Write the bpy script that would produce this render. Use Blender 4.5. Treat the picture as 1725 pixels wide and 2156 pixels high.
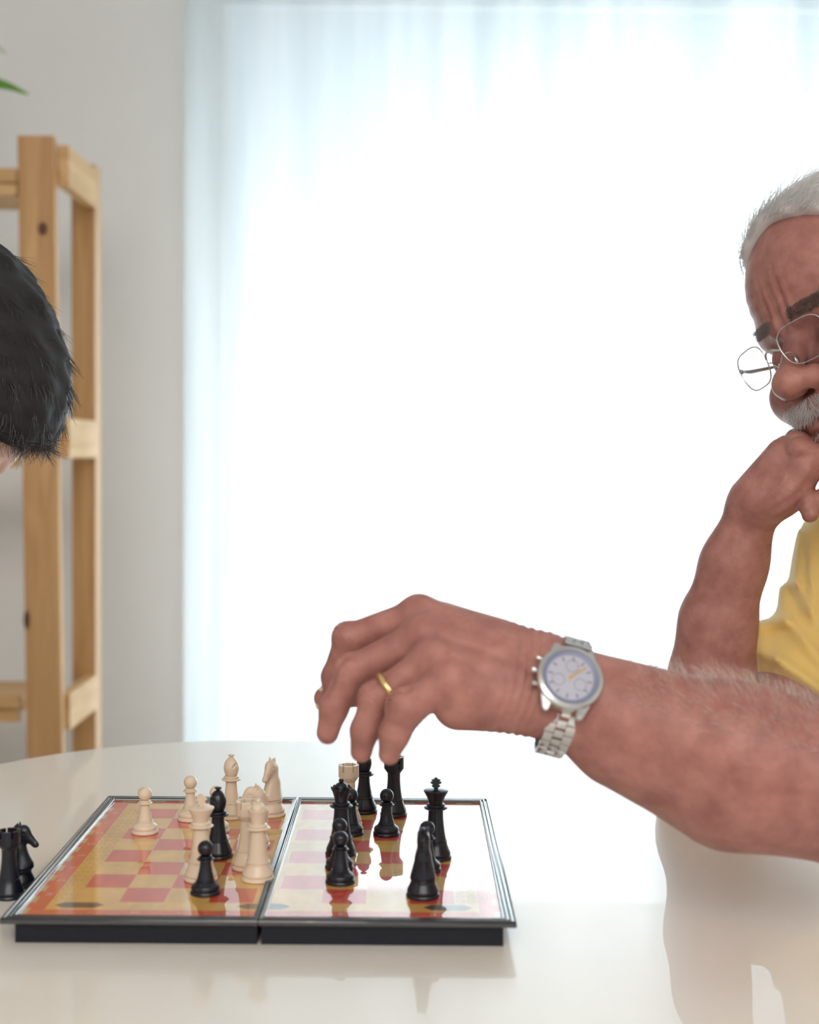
import bpy, bmesh, math, random
import numpy as np
from mathutils import Vector, Matrix, Euler
PI = math.pi
for o in list(bpy.data.objects): bpy.data.objects.remove(o)
SC = bpy.context.scene
COL = SC.collection
random.seed(7)

# ------------------------------------------------------------------ camera
CAMZ = 1.0569
cam = bpy.data.cameras.new('camera'); camo = bpy.data.objects.new('camera', cam); COL.objects.link(camo)
camo.location = (0, 0, CAMZ)
cam.sensor_fit = 'VERTICAL'; cam.sensor_height = 36.0; cam.lens = 36.0 * 3041.56 / 2156.0
PITCH, ROLL = 0.0409141, 0.0075996
camo.matrix_world = (Matrix.Translation((0, 0, CAMZ)) @ Matrix.Rotation(PI/2 - PITCH, 4, 'X') @ Matrix.Rotation(ROLL, 4, 'Z'))
cam.clip_start = 0.05
cam.dof.use_dof = True; cam.dof.focus_distance = 1.14; cam.dof.aperture_fstop = 5.6
SC.camera = camo
SC.view_settings.view_transform = 'Standard'; SC.view_settings.look = 'None'
SC.view_settings.gamma = 1.0; SC.view_settings.use_curve_mapping = False
SC.view_settings.exposure = 0.22

# ------------------------------------------------------------------ world and lamps
w = bpy.data.worlds.new('world'); SC.world = w; w.use_nodes = True
w.node_tree.nodes['Background'].inputs[0].default_value = (0.80, 0.90, 1.0, 1)
w.node_tree.nodes['Background'].inputs[1].default_value = 1.0

def area(name, loc, rot, sx, sy, power, col, spread=PI):
    l = bpy.data.lights.new(name, 'AREA'); l.shape = 'RECTANGLE'; l.size = sx; l.size_y = sy
    l.energy = power; l.color = col; l.spread = spread
    o = bpy.data.objects.new(name, l); COL.objects.link(o); o.location = loc; o.rotation_euler = rot
    return o
# daylight outside the curtained window
area('window_daylight', (1.72, 3.95, 0.68), (-PI/2, 0, 0), 3.8, 2.0, 208, (0.93, 0.97, 1.0))
# added fill light high behind the camera; no window is built there
area('room_fill', (0.2, -1.6, 2.45), (PI/4, 0, 0), 2.8, 1.4, 62, (1.0, 0.985, 0.97))
# two warm ceiling lamps
for lx in (-0.45, 0.35):
    l = bpy.data.lights.new('ceiling_lamp', 'POINT'); l.energy = 5; l.color = (1, .72, .42); l.shadow_soft_size = .05
    o = bpy.data.objects.new('ceiling_lamp', l); COL.objects.link(o); o.location = (lx, -0.9, 2.35)

# ------------------------------------------------------------------ helpers
def empty(name, loc=(0, 0, 0), rz=0.0):
    o = bpy.data.objects.new(name, None); COL.objects.link(o); o.location = loc; o.rotation_euler = (0, 0, rz)
    o.empty_display_size = .02
    return o
def tag(o, label=None, cat=None, group=None, kind=None):
    if label: o['label'] = label
    if cat: o['category'] = cat
    if group: o['group'] = group
    if kind: o['kind'] = kind
    return o
def obj(name, bm, m, parent=None, smooth=False, auto=None):
    me = bpy.data.meshes.new(name)
    bm.to_mesh(me); bm.free()
    for mm in (m if isinstance(m, (list, tuple)) else [m]): me.materials.append(mm)
    if smooth:
        me.polygons.foreach_set('use_smooth', [True]*len(me.polygons))
        if auto is not None: me.set_sharp_from_angle(angle=auto)
    o = bpy.data.objects.new(name, me); COL.objects.link(o)
    if parent: o.parent = parent
    return o
def linkcopy(o, parent=None):
    c = o.copy(); COL.objects.link(c); c.parent = parent
    for ch in list(o.children): linkcopy(ch, c)
    return c
def box(bm, x0, x1, y0, y1, z0, z1, bev=0.0, M=None):
    r = bmesh.ops.create_cube(bm, size=1)
    vs = r['verts']
    T = Matrix.Translation(((x0+x1)/2, (y0+y1)/2, (z0+z1)/2)) @ Matrix.Diagonal((x1-x0, y1-y0, z1-z0, 1))
    bmesh.ops.transform(bm, matrix=T, verts=vs)
    if bev > 0:
        es = list({e for v in vs for e in v.link_edges})
        rr = bmesh.ops.bevel(bm, geom=es, offset=bev, segments=2, affect='EDGES', profile=.6)
        vs = rr['verts']
    if M is not None: bmesh.ops.transform(bm, matrix=M, verts=list({v for v in vs}))
    return vs
def lathe(bm, prof, n=40, c=(0, 0), radfn=None):
    rings = []
    for (r, z) in prof:
        if r < 1e-6: rings.append([bm.verts.new((c[0], c[1], z))]); continue
        ring = []
        for i in range(n):
            a = 2*PI*i/n; rr, zz = (r, z) if radfn is None else radfn(r, z, a)
            ring.append(bm.verts.new((c[0]+rr*math.cos(a), c[1]+rr*math.sin(a), zz)))
        rings.append(ring)
    for A, B in zip(rings, rings[1:]):
        if len(A) == 1 and len(B) == 1: continue
        for i in range(n):
            j = (i+1) % n
            if len(A) == 1: bm.faces.new((A[0], B[j], B[i]))
            elif len(B) == 1: bm.faces.new((A[i], A[j], B[0]))
            else: bm.faces.new((A[i], A[j], B[j], B[i]))
    if len(rings[0]) > 1: bm.faces.new(list(reversed(rings[0])))
    if len(rings[-1]) > 1: bm.faces.new(rings[-1])
def crom(pts, sub):
    P = [np.array(p, float) for p in pts]; out = []
    for i in range(len(P)-1):
        p0 = P[max(i-1, 0)]; p1 = P[i]; p2 = P[i+1]; p3 = P[min(i+2, len(P)-1)]
        for k in range(sub):
            t = k/sub
            out.append(.5*((2*p1)+(-p0+p2)*t+(2*p0-5*p1+4*p2-p3)*t*t+(-p0+3*p1-3*p2+p3)*t**3))
    out.append(P[-1]); return out
def tube(bm, pts, rad, n=8, cap=True, closed=False):
    P = [Vector(p) for p in pts]; m = len(P); rings = []
    R = rad if hasattr(rad, '__len__') else [rad]*m
    up = None
    for i in range(m):
        a = P[(i-1) % m] if (closed or i > 0) else P[i]; b = P[(i+1) % m] if (closed or i < m-1) else P[i]
        t = (b-a).normalized()
        if up is None: up = t.orthogonal().normalized()
        up = (up - t*up.dot(t)).normalized(); s = t.cross(up)
        rings.append([bm.verts.new(P[i]+(up*math.cos(2*PI*k/n)+s*math.sin(2*PI*k/n))*R[i]) for k in range(n)])
    pr = list(zip(rings, rings[1:])) + ([(rings[-1], rings[0])] if closed else [])
    for A, B in pr:
        for k in range(n): bm.faces.new((A[k], A[(k+1) % n], B[(k+1) % n], B[k]))
    if cap and not closed:
        bm.faces.new(list(reversed(rings[0]))); bm.faces.new(rings[-1])
def extrude_poly(bm, pts, z0, z1, M=None):
    a = [bm.verts.new((p[0], p[1], z0)) for p in pts]; b = [bm.verts.new((p[0], p[1], z1)) for p in pts]
    bm.faces.new(list(reversed(a))); bm.faces.new(b); n = len(pts)
    for i in range(n): bm.faces.new((a[i], a[(i+1) % n], b[(i+1) % n], b[i]))
    if M is not None: bmesh.ops.transform(bm, matrix=M, verts=a+b)
    return a+b

# ------------------------------------------------------------------ materials
def mat(name, col, rough=.5, coat=0.0, metal=0.0, noise=0.0, nscale=20, bump=0.0, bscale=200, spec=.5, sss=0.0, coatrough=.02, ior=1.5, stretch=(1, 1, 1), sheen=0):
    m = bpy.data.materials.new(name); m.use_nodes = True
    nt = m.node_tree; b = nt.nodes['Principled BSDF']
    b.inputs['Base Color'].default_value = (*col, 1); b.inputs['Roughness'].default_value = rough
    b.inputs['Metallic'].default_value = metal; b.inputs['Specular IOR Level'].default_value = spec
    b.inputs['Coat Weight'].default_value = coat; b.inputs['Coat Roughness'].default_value = coatrough
    b.inputs['IOR'].default_value = ior
    b.inputs['Sheen Weight'].default_value = sheen
    if sss > 0:
        b.inputs['Subsurface Weight'].default_value = sss
        b.inputs['Subsurface Radius'].default_value = (1.0, .35, .18); b.inputs['Subsurface Scale'].default_value = .006
    tc = nt.nodes.new('ShaderNodeTexCoord'); mp = nt.nodes.new('ShaderNodeMapping'); mp.inputs['Scale'].default_value = stretch
    nt.links.new(tc.outputs['Object'], mp.inputs[0])
    n = nt.nodes.new('ShaderNodeTexNoise'); n.inputs['Scale'].default_value = nscale; n.inputs['Detail'].default_value = 5
    nt.links.new(mp.outputs[0], n.inputs[0])
    r = nt.nodes.new('ShaderNodeValToRGB')
    r.color_ramp.elements[0].position = .3; r.color_ramp.elements[1].position = .7
    r.color_ramp.elements[0].color = (*[c*(1-noise) for c in col], 1)
    r.color_ramp.elements[1].color = (*[min(1, c*(1+noise)) for c in col], 1)
    nt.links.new(n.outputs[0], r.inputs[0]); nt.links.new(r.outputs[0], b.inputs['Base Color'])
    if bump > 0:
        n2 = nt.nodes.new('ShaderNodeTexNoise'); n2.inputs['Scale'].default_value = bscale; n2.inputs['Detail'].default_value = 4
        nt.links.new(mp.outputs[0], n2.inputs[0])
        bp = nt.nodes.new('ShaderNodeBump'); bp.inputs['Strength'].default_value = bump; bp.inputs['Distance'].default_value = .002
        nt.links.new(n2.outputs[0], bp.inputs['Height']); nt.links.new(bp.outputs[0], b.inputs['Normal'])
    return m
M = {}
M['wall'] = mat('wall_paint', (.90, .91, .915), .85, noise=.02, nscale=3, bump=.05)
M['ceiling'] = mat('ceiling_paint', (.85, .85, .84), .9, noise=.01)
M['floor'] = mat('floor_laminate', (.52, .44, .36), .45, noise=.15, nscale=6, stretch=(1, 8, 1))
M['table'] = mat('table_gloss', (.88, .84, .77), .35, coat=.6, noise=.01, coatrough=.004, spec=.5)
M['table_leg'] = mat('table_leg', (.75, .74, .72), .4)
M['case'] = mat('board_plastic', (.008, .010, .017), .42, spec=.3, noise=.05, bump=.12, bscale=900)
M['rim'] = mat('board_rim_plastic', (.012, .014, .020), .2, noise=.05, coat=1.0, coatrough=.06)
M['rim'].node_tree.nodes['Principled BSDF'].inputs['Coat IOR'].default_value = 1.6
def printed(name, col, n=.14):
    m = mat(name, col, .4, noise=n, nscale=70, stretch=(1, .5, 1)); nt = m.node_tree
    out = nt.nodes['Material Output']; b = nt.nodes['Principled BSDF']
    gl = nt.nodes.new('ShaderNodeBsdfGlossy'); gl.inputs['Roughness'].default_value = .008
    fr = nt.nodes.new('ShaderNodeFresnel'); fr.inputs[0].default_value = 4.6
    mx = nt.nodes.new('ShaderNodeMixShader'); nt.links.new(fr.outputs[0], mx.inputs[0])
    nt.links.new(b.outputs[0], mx.inputs[1]); nt.links.new(gl.outputs[0], mx.inputs[2]); nt.links.new(mx.outputs[0], out.inputs[0])
    return m
M['p_red'] = printed('print_red', (.78, .085, .04)); M['p_yel'] = printed('print_yellow', (.92, .52, .12))
M['p_orange'] = printed('print_border_red', (.80, .12, .04)); M['p_cream'] = printed('print_cream', (.70, .52, .28), .05)
M['p_dark'] = printed('print_dark', (.09, .045, .03), .1); M['p_white'] = printed('print_white', (.85, .75, .65), .03)
M['p_brown'] = printed('print_brown', (.68, .34, .07), .1)
M['ivory'] = mat('ivory_plastic', (.76, .62, .48), .33, noise=.02, sss=.12, spec=.45)
M['black'] = mat('black_plastic', (.007, .008, .016), .3, noise=.05, spec=.5)
M['ceramic'] = mat('pot_ceramic', (.75, .74, .7), .4)
M['soil'] = mat('soil', (.06, .04, .03), .9)
M['leaf'] = mat('leaf', (.16, .42, .05), .45, noise=.2, nscale=30)
def pine(name, c0, c1, rough=.5, axis='Z'):
    m = bpy.data.materials.new(name); m.use_nodes = True; nt = m.node_tree; b = nt.nodes['Principled BSDF']
    tc = nt.nodes.new('ShaderNodeTexCoord'); mp = nt.nodes.new('ShaderNodeMapping')
    mp.inputs['Scale'].default_value = {'Z': (9, 9, .7), 'Y': (9, .7, 9), 'X': (.7, 9, 9)}[axis]
    n = nt.nodes.new('ShaderNodeTexNoise'); n.inputs['Scale'].default_value = 5; n.inputs['Detail'].default_value = 6; n.inputs['Distortion'].default_value = .6
    r = nt.nodes.new('ShaderNodeValToRGB'); r.color_ramp.elements[0].color = (*c0, 1); r.color_ramp.elements[1].color = (*c1, 1)
    r.color_ramp.elements[0].position = .35; r.color_ramp.elements[1].position = .68
    nt.links.new(tc.outputs['Object'], mp.inputs[0]); nt.links.new(mp.outputs[0], n.inputs[0]); nt.links.new(n.outputs[0], r.inputs[0])
    nt.links.new(r.outputs[0], b.inputs['Base Color']); b.inputs['Roughness'].default_value = rough
    return m
M['pine'] = pine('pine', (.50, .27, .105), (.66, .40, .18)); M['pine_y'] = pine('pine_rail', (.58, .34, .14), (.74, .48, .23), axis='Y')
M['pine_x'] = pine('pine_board', (.58, .34, .14), (.74, .48, .23), axis='X'); M['knot'] = mat('pine_knot', (.12, .045, .02), .6)
def sheer():
    m = bpy.data.materials.new('sheer_fabric'); m.use_nodes = True; nt = m.node_tree; nt.nodes.clear()
    out = nt.nodes.new('ShaderNodeOutputMaterial')
    tr = nt.nodes.new('ShaderNodeBsdfTransparent'); tl = nt.nodes.new('ShaderNodeBsdfTranslucent'); df = nt.nodes.new('ShaderNodeBsdfDiffuse')
    tl.inputs[0].default_value = (.86, .93, .95, 1); df.inputs[0].default_value = (.86, .90, .92, 1)
    m1 = nt.nodes.new('ShaderNodeMixShader'); m1.inputs[0].default_value = .22
    m2 = nt.nodes.new('ShaderNodeMixShader')
    nt.links.new(tl.outputs[0], m1.inputs[1]); nt.links.new(df.outputs[0], m1.inputs[2])
    # gathered cloth: random darker bands in the colour imitate shade of doubled folds
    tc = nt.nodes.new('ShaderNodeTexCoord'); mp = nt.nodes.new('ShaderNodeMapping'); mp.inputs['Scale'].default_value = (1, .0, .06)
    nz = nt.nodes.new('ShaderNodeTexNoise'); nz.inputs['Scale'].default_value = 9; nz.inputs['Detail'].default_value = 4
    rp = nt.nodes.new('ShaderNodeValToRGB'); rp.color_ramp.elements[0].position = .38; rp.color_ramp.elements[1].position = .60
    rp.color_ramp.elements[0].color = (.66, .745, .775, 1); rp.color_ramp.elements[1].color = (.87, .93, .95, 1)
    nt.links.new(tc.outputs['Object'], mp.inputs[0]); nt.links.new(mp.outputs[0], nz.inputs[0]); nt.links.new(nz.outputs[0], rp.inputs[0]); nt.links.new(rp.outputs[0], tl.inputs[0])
    # weave: denser where the cloth is seen edge on (real open-weave geometry factor) and in fine threads
    lw = nt.nodes.new('ShaderNodeLayerWeight'); lw.inputs[0].default_value = .35
    mr = nt.nodes.new('ShaderNodeMapRange'); mr.inputs[3].default_value = .86; mr.inputs[4].default_value = 1.0
    nt.links.new(lw.outputs['Facing'], mr.inputs[0]); nt.links.new(mr.outputs[0], m2.inputs[0])
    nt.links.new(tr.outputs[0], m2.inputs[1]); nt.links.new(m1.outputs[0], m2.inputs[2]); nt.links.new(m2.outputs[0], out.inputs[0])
    return m
M['sheer'] = sheer()
M['white_frame'] = mat('window_frame_white', (.8, .8, .8), .4)
def glass(name, tint=(1, 1, 1), ior=1.5, rough=0.0):
    m = bpy.data.materials.new(name); m.use_nodes = True; b = m.node_tree.nodes['Principled BSDF']
    b.inputs['Base Color'].default_value = (*tint, 1); b.inputs['Transmission Weight'].default_value = 1; b.inputs['Roughness'].default_value = rough
    b.inputs['IOR'].default_value = ior; return m
def thin_glass(name, tint, refl=.08):
    m = bpy.data.materials.new(name); m.use_nodes = True; nt = m.node_tree; nt.nodes.clear()
    out = nt.nodes.new('ShaderNodeOutputMaterial'); tr = nt.nodes.new('ShaderNodeBsdfTransparent'); gl = nt.nodes.new('ShaderNodeBsdfGlossy')
    tr.inputs[0].default_value = (*tint, 1); gl.inputs['Roughness'].default_value = .01
    fr = nt.nodes.new('ShaderNodeFresnel'); fr.inputs[0].default_value = 1.5
    mx = nt.nodes.new('ShaderNodeMixShader'); mulf = nt.nodes.new('ShaderNodeMath'); mulf.operation = 'MULTIPLY'; mulf.inputs[1].default_value = 1.0 if refl < .3 else .35
    nt.links.new(fr.outputs[0], mulf.inputs[0]); nt.links.new(mulf.outputs[0], mx.inputs[0])
    nt.links.new(tr.outputs[0], mx.inputs[1]); nt.links.new(gl.outputs[0], mx.inputs[2]); nt.links.new(mx.outputs[0], out.inputs[0])
    return m
M['pane'] = thin_glass('window_glass', (.96, .98, .98))

# ------------------------------------------------------------------ the room
def struct(name, bm, m, parent=None, smooth=False):
    o = obj(name, bm, m, parent, smooth)
    if parent is None: o['kind'] = 'structure'
    return o
XL, XR, YF, YB, ZC = -2.3, 2.9, -2.7, 3.25, 2.6
WX0, WX1, WZ0, WZ1 = -0.46, 2.3, 0.03, 2.10
bm = bmesh.new(); box(bm, XL-.1, XR+.1, YF-.1, YB+.14, -.1, 0); struct('floor', bm, M['floor'])
bm = bmesh.new(); box(bm, XL-.1, XR+.1, YF-.1, YB+.14, ZC, ZC+.1); struct('ceiling', bm, M['ceiling'])
bm = bmesh.new(); box(bm, XL-.1, XL, YF-.1, YB+.14, 0, ZC); struct('wall_left', bm, M['wall'])
bm = bmesh.new(); box(bm, XR, XR+.1, YF-.1, YB+.14, 0, ZC); struct('wall_right', bm, M['wall'])
bm = bmesh.new(); box(bm, XL, XR, YF-.1, YF, 0, ZC); struct('wall_front', bm, M['wall'])
bm = bmesh.new()
box(bm, XL, WX0, YB, YB+.14, 0, ZC); box(bm, WX1, XR, YB, YB+.14, 0, ZC)
box(bm, WX0, WX1, YB, YB+.14, WZ1, ZC); box(bm, WX0, WX1, YB, YB+.14, 0, WZ0)
struct('wall_back', bm, M['wall'])
bm = bmesh.new(); box(bm, XL+.002, XR-.002, YB-.015, YB-.001, 0.0, .08, .003); struct('baseboard_back', bm, M['white_frame'])
wn = empty('window_1', ((WX0+WX1)/2, YB+.08, WZ0)); wn['kind'] = 'structure'
def wbox(name, x0, x1, z0, z1, m, t=.025):
    bm = bmesh.new(); cx, cz = (WX0+WX1)/2, WZ0
    box(bm, x0-cx, x1-cx, -t, t, z0-cz, z1-cz, .004 if m is M['white_frame'] else 0)
    return obj(name, bm, m, wn)
for x0, x1, z0, z1 in [(WX0, WX0+.03, WZ0, WZ1), (WX1-.03, WX1, WZ0, WZ1), (WX0+.03, WX1-.03, WZ1-.03, WZ1), (WX0+.03, WX1-.03, WZ0, WZ0+.03)]:
    wbox('frame', x0, x1, z0, z1, M['white_frame'])
wbox('pane', WX0+.03, WX1-.03, WZ0+.03, WZ1-.03, M['pane'], .003)

# sheer curtain with hanging folds
bm = bmesh.new(); rnd = random.Random(3)
NX, NZ = 620, 26
cx0, cx1 = -0.485, 2.55
ph = [(rnd.uniform(14, 26), rnd.uniform(0, 6.28), rnd.uniform(.006, .013)) for _ in range(4)] + [(rnd.uniform(40, 75), rnd.uniform(0, 6.28), rnd.uniform(.002, .005)) for _ in range(4)]
vv = []
for j in range(NZ+1):
    z = .015 + (ZC-.05-.015)*j/NZ
    row = []
    for i in range(NX+1):
        x = cx0+(cx1-cx0)*i/NX
        k = .35+.65*(z/ZC)
        y = 3.10+sum(a*k*math.sin(f*x+p+.25*math.sin(z*1.6+f)) for f, p, a in ph)
        row.append(bm.verts.new((x, y, z)))
    vv.append(row)
for j in range(NZ):
    for i in range(NX): bm.faces.new((vv[j][i], vv[j][i+1], vv[j+1][i+1], vv[j+1][i]))
cur = empty('curtain', (0, 0, 0)); tag(cur, 'sheer white full-length curtain hanging in soft folds over the bright window', 'curtain')
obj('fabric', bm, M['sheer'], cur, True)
bm = bmesh.new(); box(bm, cx0-.25, cx1+.2, 3.08, 3.12, ZC-.035, ZC-.0005, .004); obj('curtain_rail', bm, M['white_frame'], cur)

# ------------------------------------------------------------------ table
TZ = .75
def rrect(x0, x1, y0, y1, r, n=20):
    pts = []
    for cx, cy, a0 in ((x1-r, y1-r, 0), (x0+r, y1-r, 90), (x0+r, y0+r, 180), (x1-r, y0+r, 270)):
        for k in range(n+1):
            a = math.radians(a0+90*k/n); pts.append((cx+r*math.cos(a), cy+r*math.sin(a)))
    return pts
tb = empty('dining_table', (.02, 1.05, 0)); tag(tb, 'glossy white table with rounded corners carrying the chess board', 'table')
bm = bmesh.new(); T0 = Matrix.Translation((-.02, -1.05, 0))
vs = extrude_poly(bm, rrect(-.457, .50, .57, 1.53, .305, 28), TZ-.028, TZ, T0)
es = [e for e in bm.edges if abs(e.verts[0].co.z-e.verts[1].co.z) < 1e-6]
bmesh.ops.bevel(bm, geom=es, offset=.003, segments=2, affect='EDGES')
obj('tabletop', bm, M['table'], tb, True, math.radians(40))
for sx in (-.33, .33):
    for sy in (-.33, .33):
        bm = bmesh.new(); lathe(bm, [(.020, 0), (.022, .01), (.028, TZ-.03), (.028, TZ-.029)], 20, (sx, sy)); obj('leg', bm, M['table_leg'], tb, True, .6)

# ------------------------------------------------------------------ chess board
BX, BY0, BY1 = -.0917, .8810, 1.2010
BW = .160
cb = empty('chess_board', (BX, (BY0+BY1)/2, TZ)); tag(cb, 'open folding chess board with black plastic case and glossy red and yellow squares', 'chess board')
def half(side):
    # local coordinates: cb centre at 0
    L = .160; D = (BY1-BY0)/2
    prof = [(.0078, 0.0006), (.0070, 0.0), (.0078, .0006), (.0078, .0118), (.0045, .0132), (.0008, .0138), (0, .0146), (0, .0164), (.0003, .0172), (.0009, .0178), (.0017, .0180), (.0024, .0177), (.0028, .0170), (.0030, .0170), (.0034, .0177), (.0041, .0180), (.0049, .0180),
            (.0055, .0177), (.0058, .0170), (.0060, .0170), (.0063, .0177), (.0070, .0180), (.0077, .0179), (.0084, .0172), (.0086, .0158)]
    def loop(bm, ins, z, hs):
        hx = .0002 + hs
        x0, x1 = (-L+ins, -hx) if side < 0 else (hx, L-ins)
        return [bm.verts.new(p) for p in ((x0, -D+ins, z), (x1, -D+ins, z), (x1, D-ins, z), (x0, D-ins, z))]
    def sweep(pr, hsf):
        bm = bmesh.new(); prev = None; first = None
        for ins, z in pr:
            lp = loop(bm, ins, z, hsf(ins))
            if prev:
                for k in range(4): bm.faces.new((prev[k], prev[(k+1) % 4], lp[(k+1) % 4], lp[k]))
            prev = lp; first = first or lp
        return bm, first, prev
    bm, a, b = sweep([(.0078, 0.0), (.0078, .0118), (.0078, .0150)], lambda i: .0011)
    bm.faces.new(list(reversed(a))); bm.faces.new(b)
    case = obj('case', bm, M['case'], cb)
    bm, a, b = sweep(prof[3:], lambda i: i*.42)
    obj('rim', bm, M['rim'], cb, True, math.radians(60))
    # printed playing surface
    zf = .0158; xi0, xi1 = (-L+.0086, -.0038) if side < 0 else (.0038, L-.0086); yi0, yi1 = -D+.0086, D-.0086
    bm = bmesh.new(); box(bm, xi0, xi1, yi0, yi1, .0151, zf)
    surf = obj('printed_surface', bm, M['p_orange'], cb)
    def quad(bm, x0, x1, y0, y1, z):
        if side > 0: x0, x1 = -x1, -x0
        return bm.faces.new([bm.verts.new(p) for p in ((x0, y0, z), (x1, y0, z), (x1, y1, z), (x0, y1, z))])
    cyo = (BY0+BY1)/2; oy = .9215-cyo; pitch_y = .0304; ox = -.2145+.0917; px_ = .0288
    e = .00003
    # ornamental yellow band around the squares
    bm = bmesh.new(); quad(bm, -.2297+.0917, -.0038, .905-cyo, oy, zf+e); quad(bm, -.2297+.0917, -.0038, oy+8*pitch_y, 1.181-cyo, zf+e)
    quad(bm, -.2297+.0917, ox, oy, oy+8*pitch_y, zf+e); quad(bm, ox+4*px_, -.0038, oy, oy+8*pitch_y, zf+e)
    obj('yellow_border', bm, M['p_yel'], surf)
    for r in range(8):
        for c in range(4):
            cc = c+1 if side < 0 else 8-c
            red = (r+1+cc) % 2 == 1
            bm = bmesh.new(); quad(bm, ox+c*px_, ox+(c+1)*px_, oy+r*pitch_y, oy+(r+1)*pitch_y, zf+e)
            obj('red_square' if red else 'yellow_square', bm, M['p_red'] if red else M['p_yel'], surf)
    # cream dashes along the rim
    bm = bmesh.new(); y = yi0+.006
    while y < yi1-.014: quad(bm, -.2445+.0917, -.2390+.0917, y, y+.0125, zf+e); y += .0236
    x = -.145
    while x < -.02:
        quad(bm, x, x+.0125, yi0+.0003, yi0+.0052, zf+e); quad(bm, x, x+.0125, yi1-.0052, yi1-.0003, zf+e); x += .0236
    for yy in (yi0+.0020, yi0+.0032, yi1-.0036, yi1-.0024):
        pass
    o_ = obj('cream_dashes', bm, M['p_cream'], surf)
    # ring ornaments in the side band
    bm = bmesh.new()
    for k in range(24):
        y0_ = oy+.006+k*(8*pitch_y-.012)/23
        for dx in (-.0038, .0038):
            cxx = -.2221+.0917+dx; n = 16; R1, R2 = .0030, .0023
            A = [bm.verts.new(((cxx+R1*math.cos(2*PI*i/n))*(-side), y0_+R1*1.1*math.sin(2*PI*i/n), zf+2.4*e)) for i in range(n)]
            B = [bm.verts.new(((cxx+R2*math.cos(2*PI*i/n))*(-side), y0_+R2*1.1*math.sin(2*PI*i/n), zf+2.4*e)) for i in range(n)]
            for i in range(n): bm.faces.new((A[i], A[(i+1) % n], B[(i+1) % n], B[i]))
    bmesh.ops.recalc_face_normals(bm, faces=bm.faces[:]); 
    for f in bm.faces:
        if f.normal.z < 0: f.normal_flip()
    obj('ring_ornaments', bm, M['p_brown'], surf)
    # dark six-sided plates
    def hexa(cx, hw, clip=None):
        pts = [(cx-hw, .9145-cyo), (cx-hw+.0055, .909-cyo), (cx+hw-.0055, .909-cyo), (cx+hw, .9145-cyo), (cx+hw-.0055, .920-cyo), (cx-hw+.0055, .920-cyo)]
        return pts
    bm = bmesh.new()
    bm.faces.new([bm.verts.new((p[0], p[1], zf+2.5*e)) for p in hexa(side*.118, .0158)])
    s = side; pts = [(s*.0040, .909-cyo), (s*.0115, .909-cyo), (s*.017, .9145-cyo), (s*.0115, .920-cyo), (s*.0040, .920-cyo)]
    if s < 0: pts = pts[::-1]
    obj('dark_plate', bm, M['p_dark'], surf)
    bm = bmesh.new(); bm.faces.new([bm.verts.new((p[0], p[1], zf+2.5*e)) for p in pts])
    obj('dark_plate', bm, M['p_dark'], surf)
    # file letters down the side, rank numbers on the front and back
    def letter(ch, x, y, rz, size=.0075, m=M['p_white']):
        cu = bpy.data.curves.new('letter', 'FONT'); cu.body = ch; cu.size = size; cu.align_x = 'CENTER'; cu.align_y = 'CENTER'
        tmp = bpy.data.objects.new('letter', cu); COL.objects.link(tmp)
        dg = bpy.context.evaluated_depsgraph_get(); me = bpy.data.meshes.new_from_object(tmp.evaluated_get(dg))
        bpy.data.objects.remove(tmp); me.materials.clear(); me.materials.append(m)
        o = bpy.data.objects.new('letter' if ch.isalpha() else 'digit', me); COL.objects.link(o); o.parent = surf
        o.location = (x, y, zf+2.5*e); o.rotation_euler = (0, 0, rz)
    for k, ch in enumerate('HGFEDCBA'):
        letter(ch, side*(.2343-.0917), oy+(k+.5)*pitch_y, -PI/2)
    for c in range(4):
        n = str(c+1) if side < 0 else str(8-c)
        xx = (ox+(c+.5)*px_)*(-side)
        letter(n, xx, .9003-cyo, -PI/2, .006); letter(n, xx, 1.1845-cyo, -PI/2, .006)
half(-1); half(1)

# ------------------------------------------------------------------ chess pieces
def smooth_prof(pts, sub=4): return [(max(0, p[0]), p[1]) for p in crom(pts, sub)]
def base_prof(R, H, zr, rs):
    # weighted foot, bulge and ring; zr = height of the ring, rs = radius just above it
    return smooth_prof([(R*.93, 0), (R*1.0, H*.012), (R*1.0, .0016), (R*.955, .0026)], 3)+smooth_prof([(R*.90, .0028), (R*.945, .0042), (R*.90, .0058), (R*.74, zr*.80), (rs*1.06, zr*.97)], 4)+\
           smooth_prof([(rs*1.10, zr*.985), (rs*1.12, zr*1.02), (rs*1.08, zr*1.055), (rs*1.0, zr*1.065)], 3)
def lathe_part(name, prof, m, root, n=40, radfn=None, auto=math.radians(50)):
    bm = bmesh.new(); lathe(bm, prof, n, radfn=radfn); return obj(name, bm, m, root, True, auto)
def collar_prof(z, rc, rin, t=.0011):
    return smooth_prof([(rin, z-t*1.3), (rc*.85, z-t*.8), (rc, z), (rc*.93, z+t*.6), (rc*.75, z+t*1.0)], 3)+smooth_prof([(rc*.74, z+t*1.3), (rc*.78, z+t*2.0), (rc*.68, z+t*2.7), (rin*.9, z+t*3.0)], 3)
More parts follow.
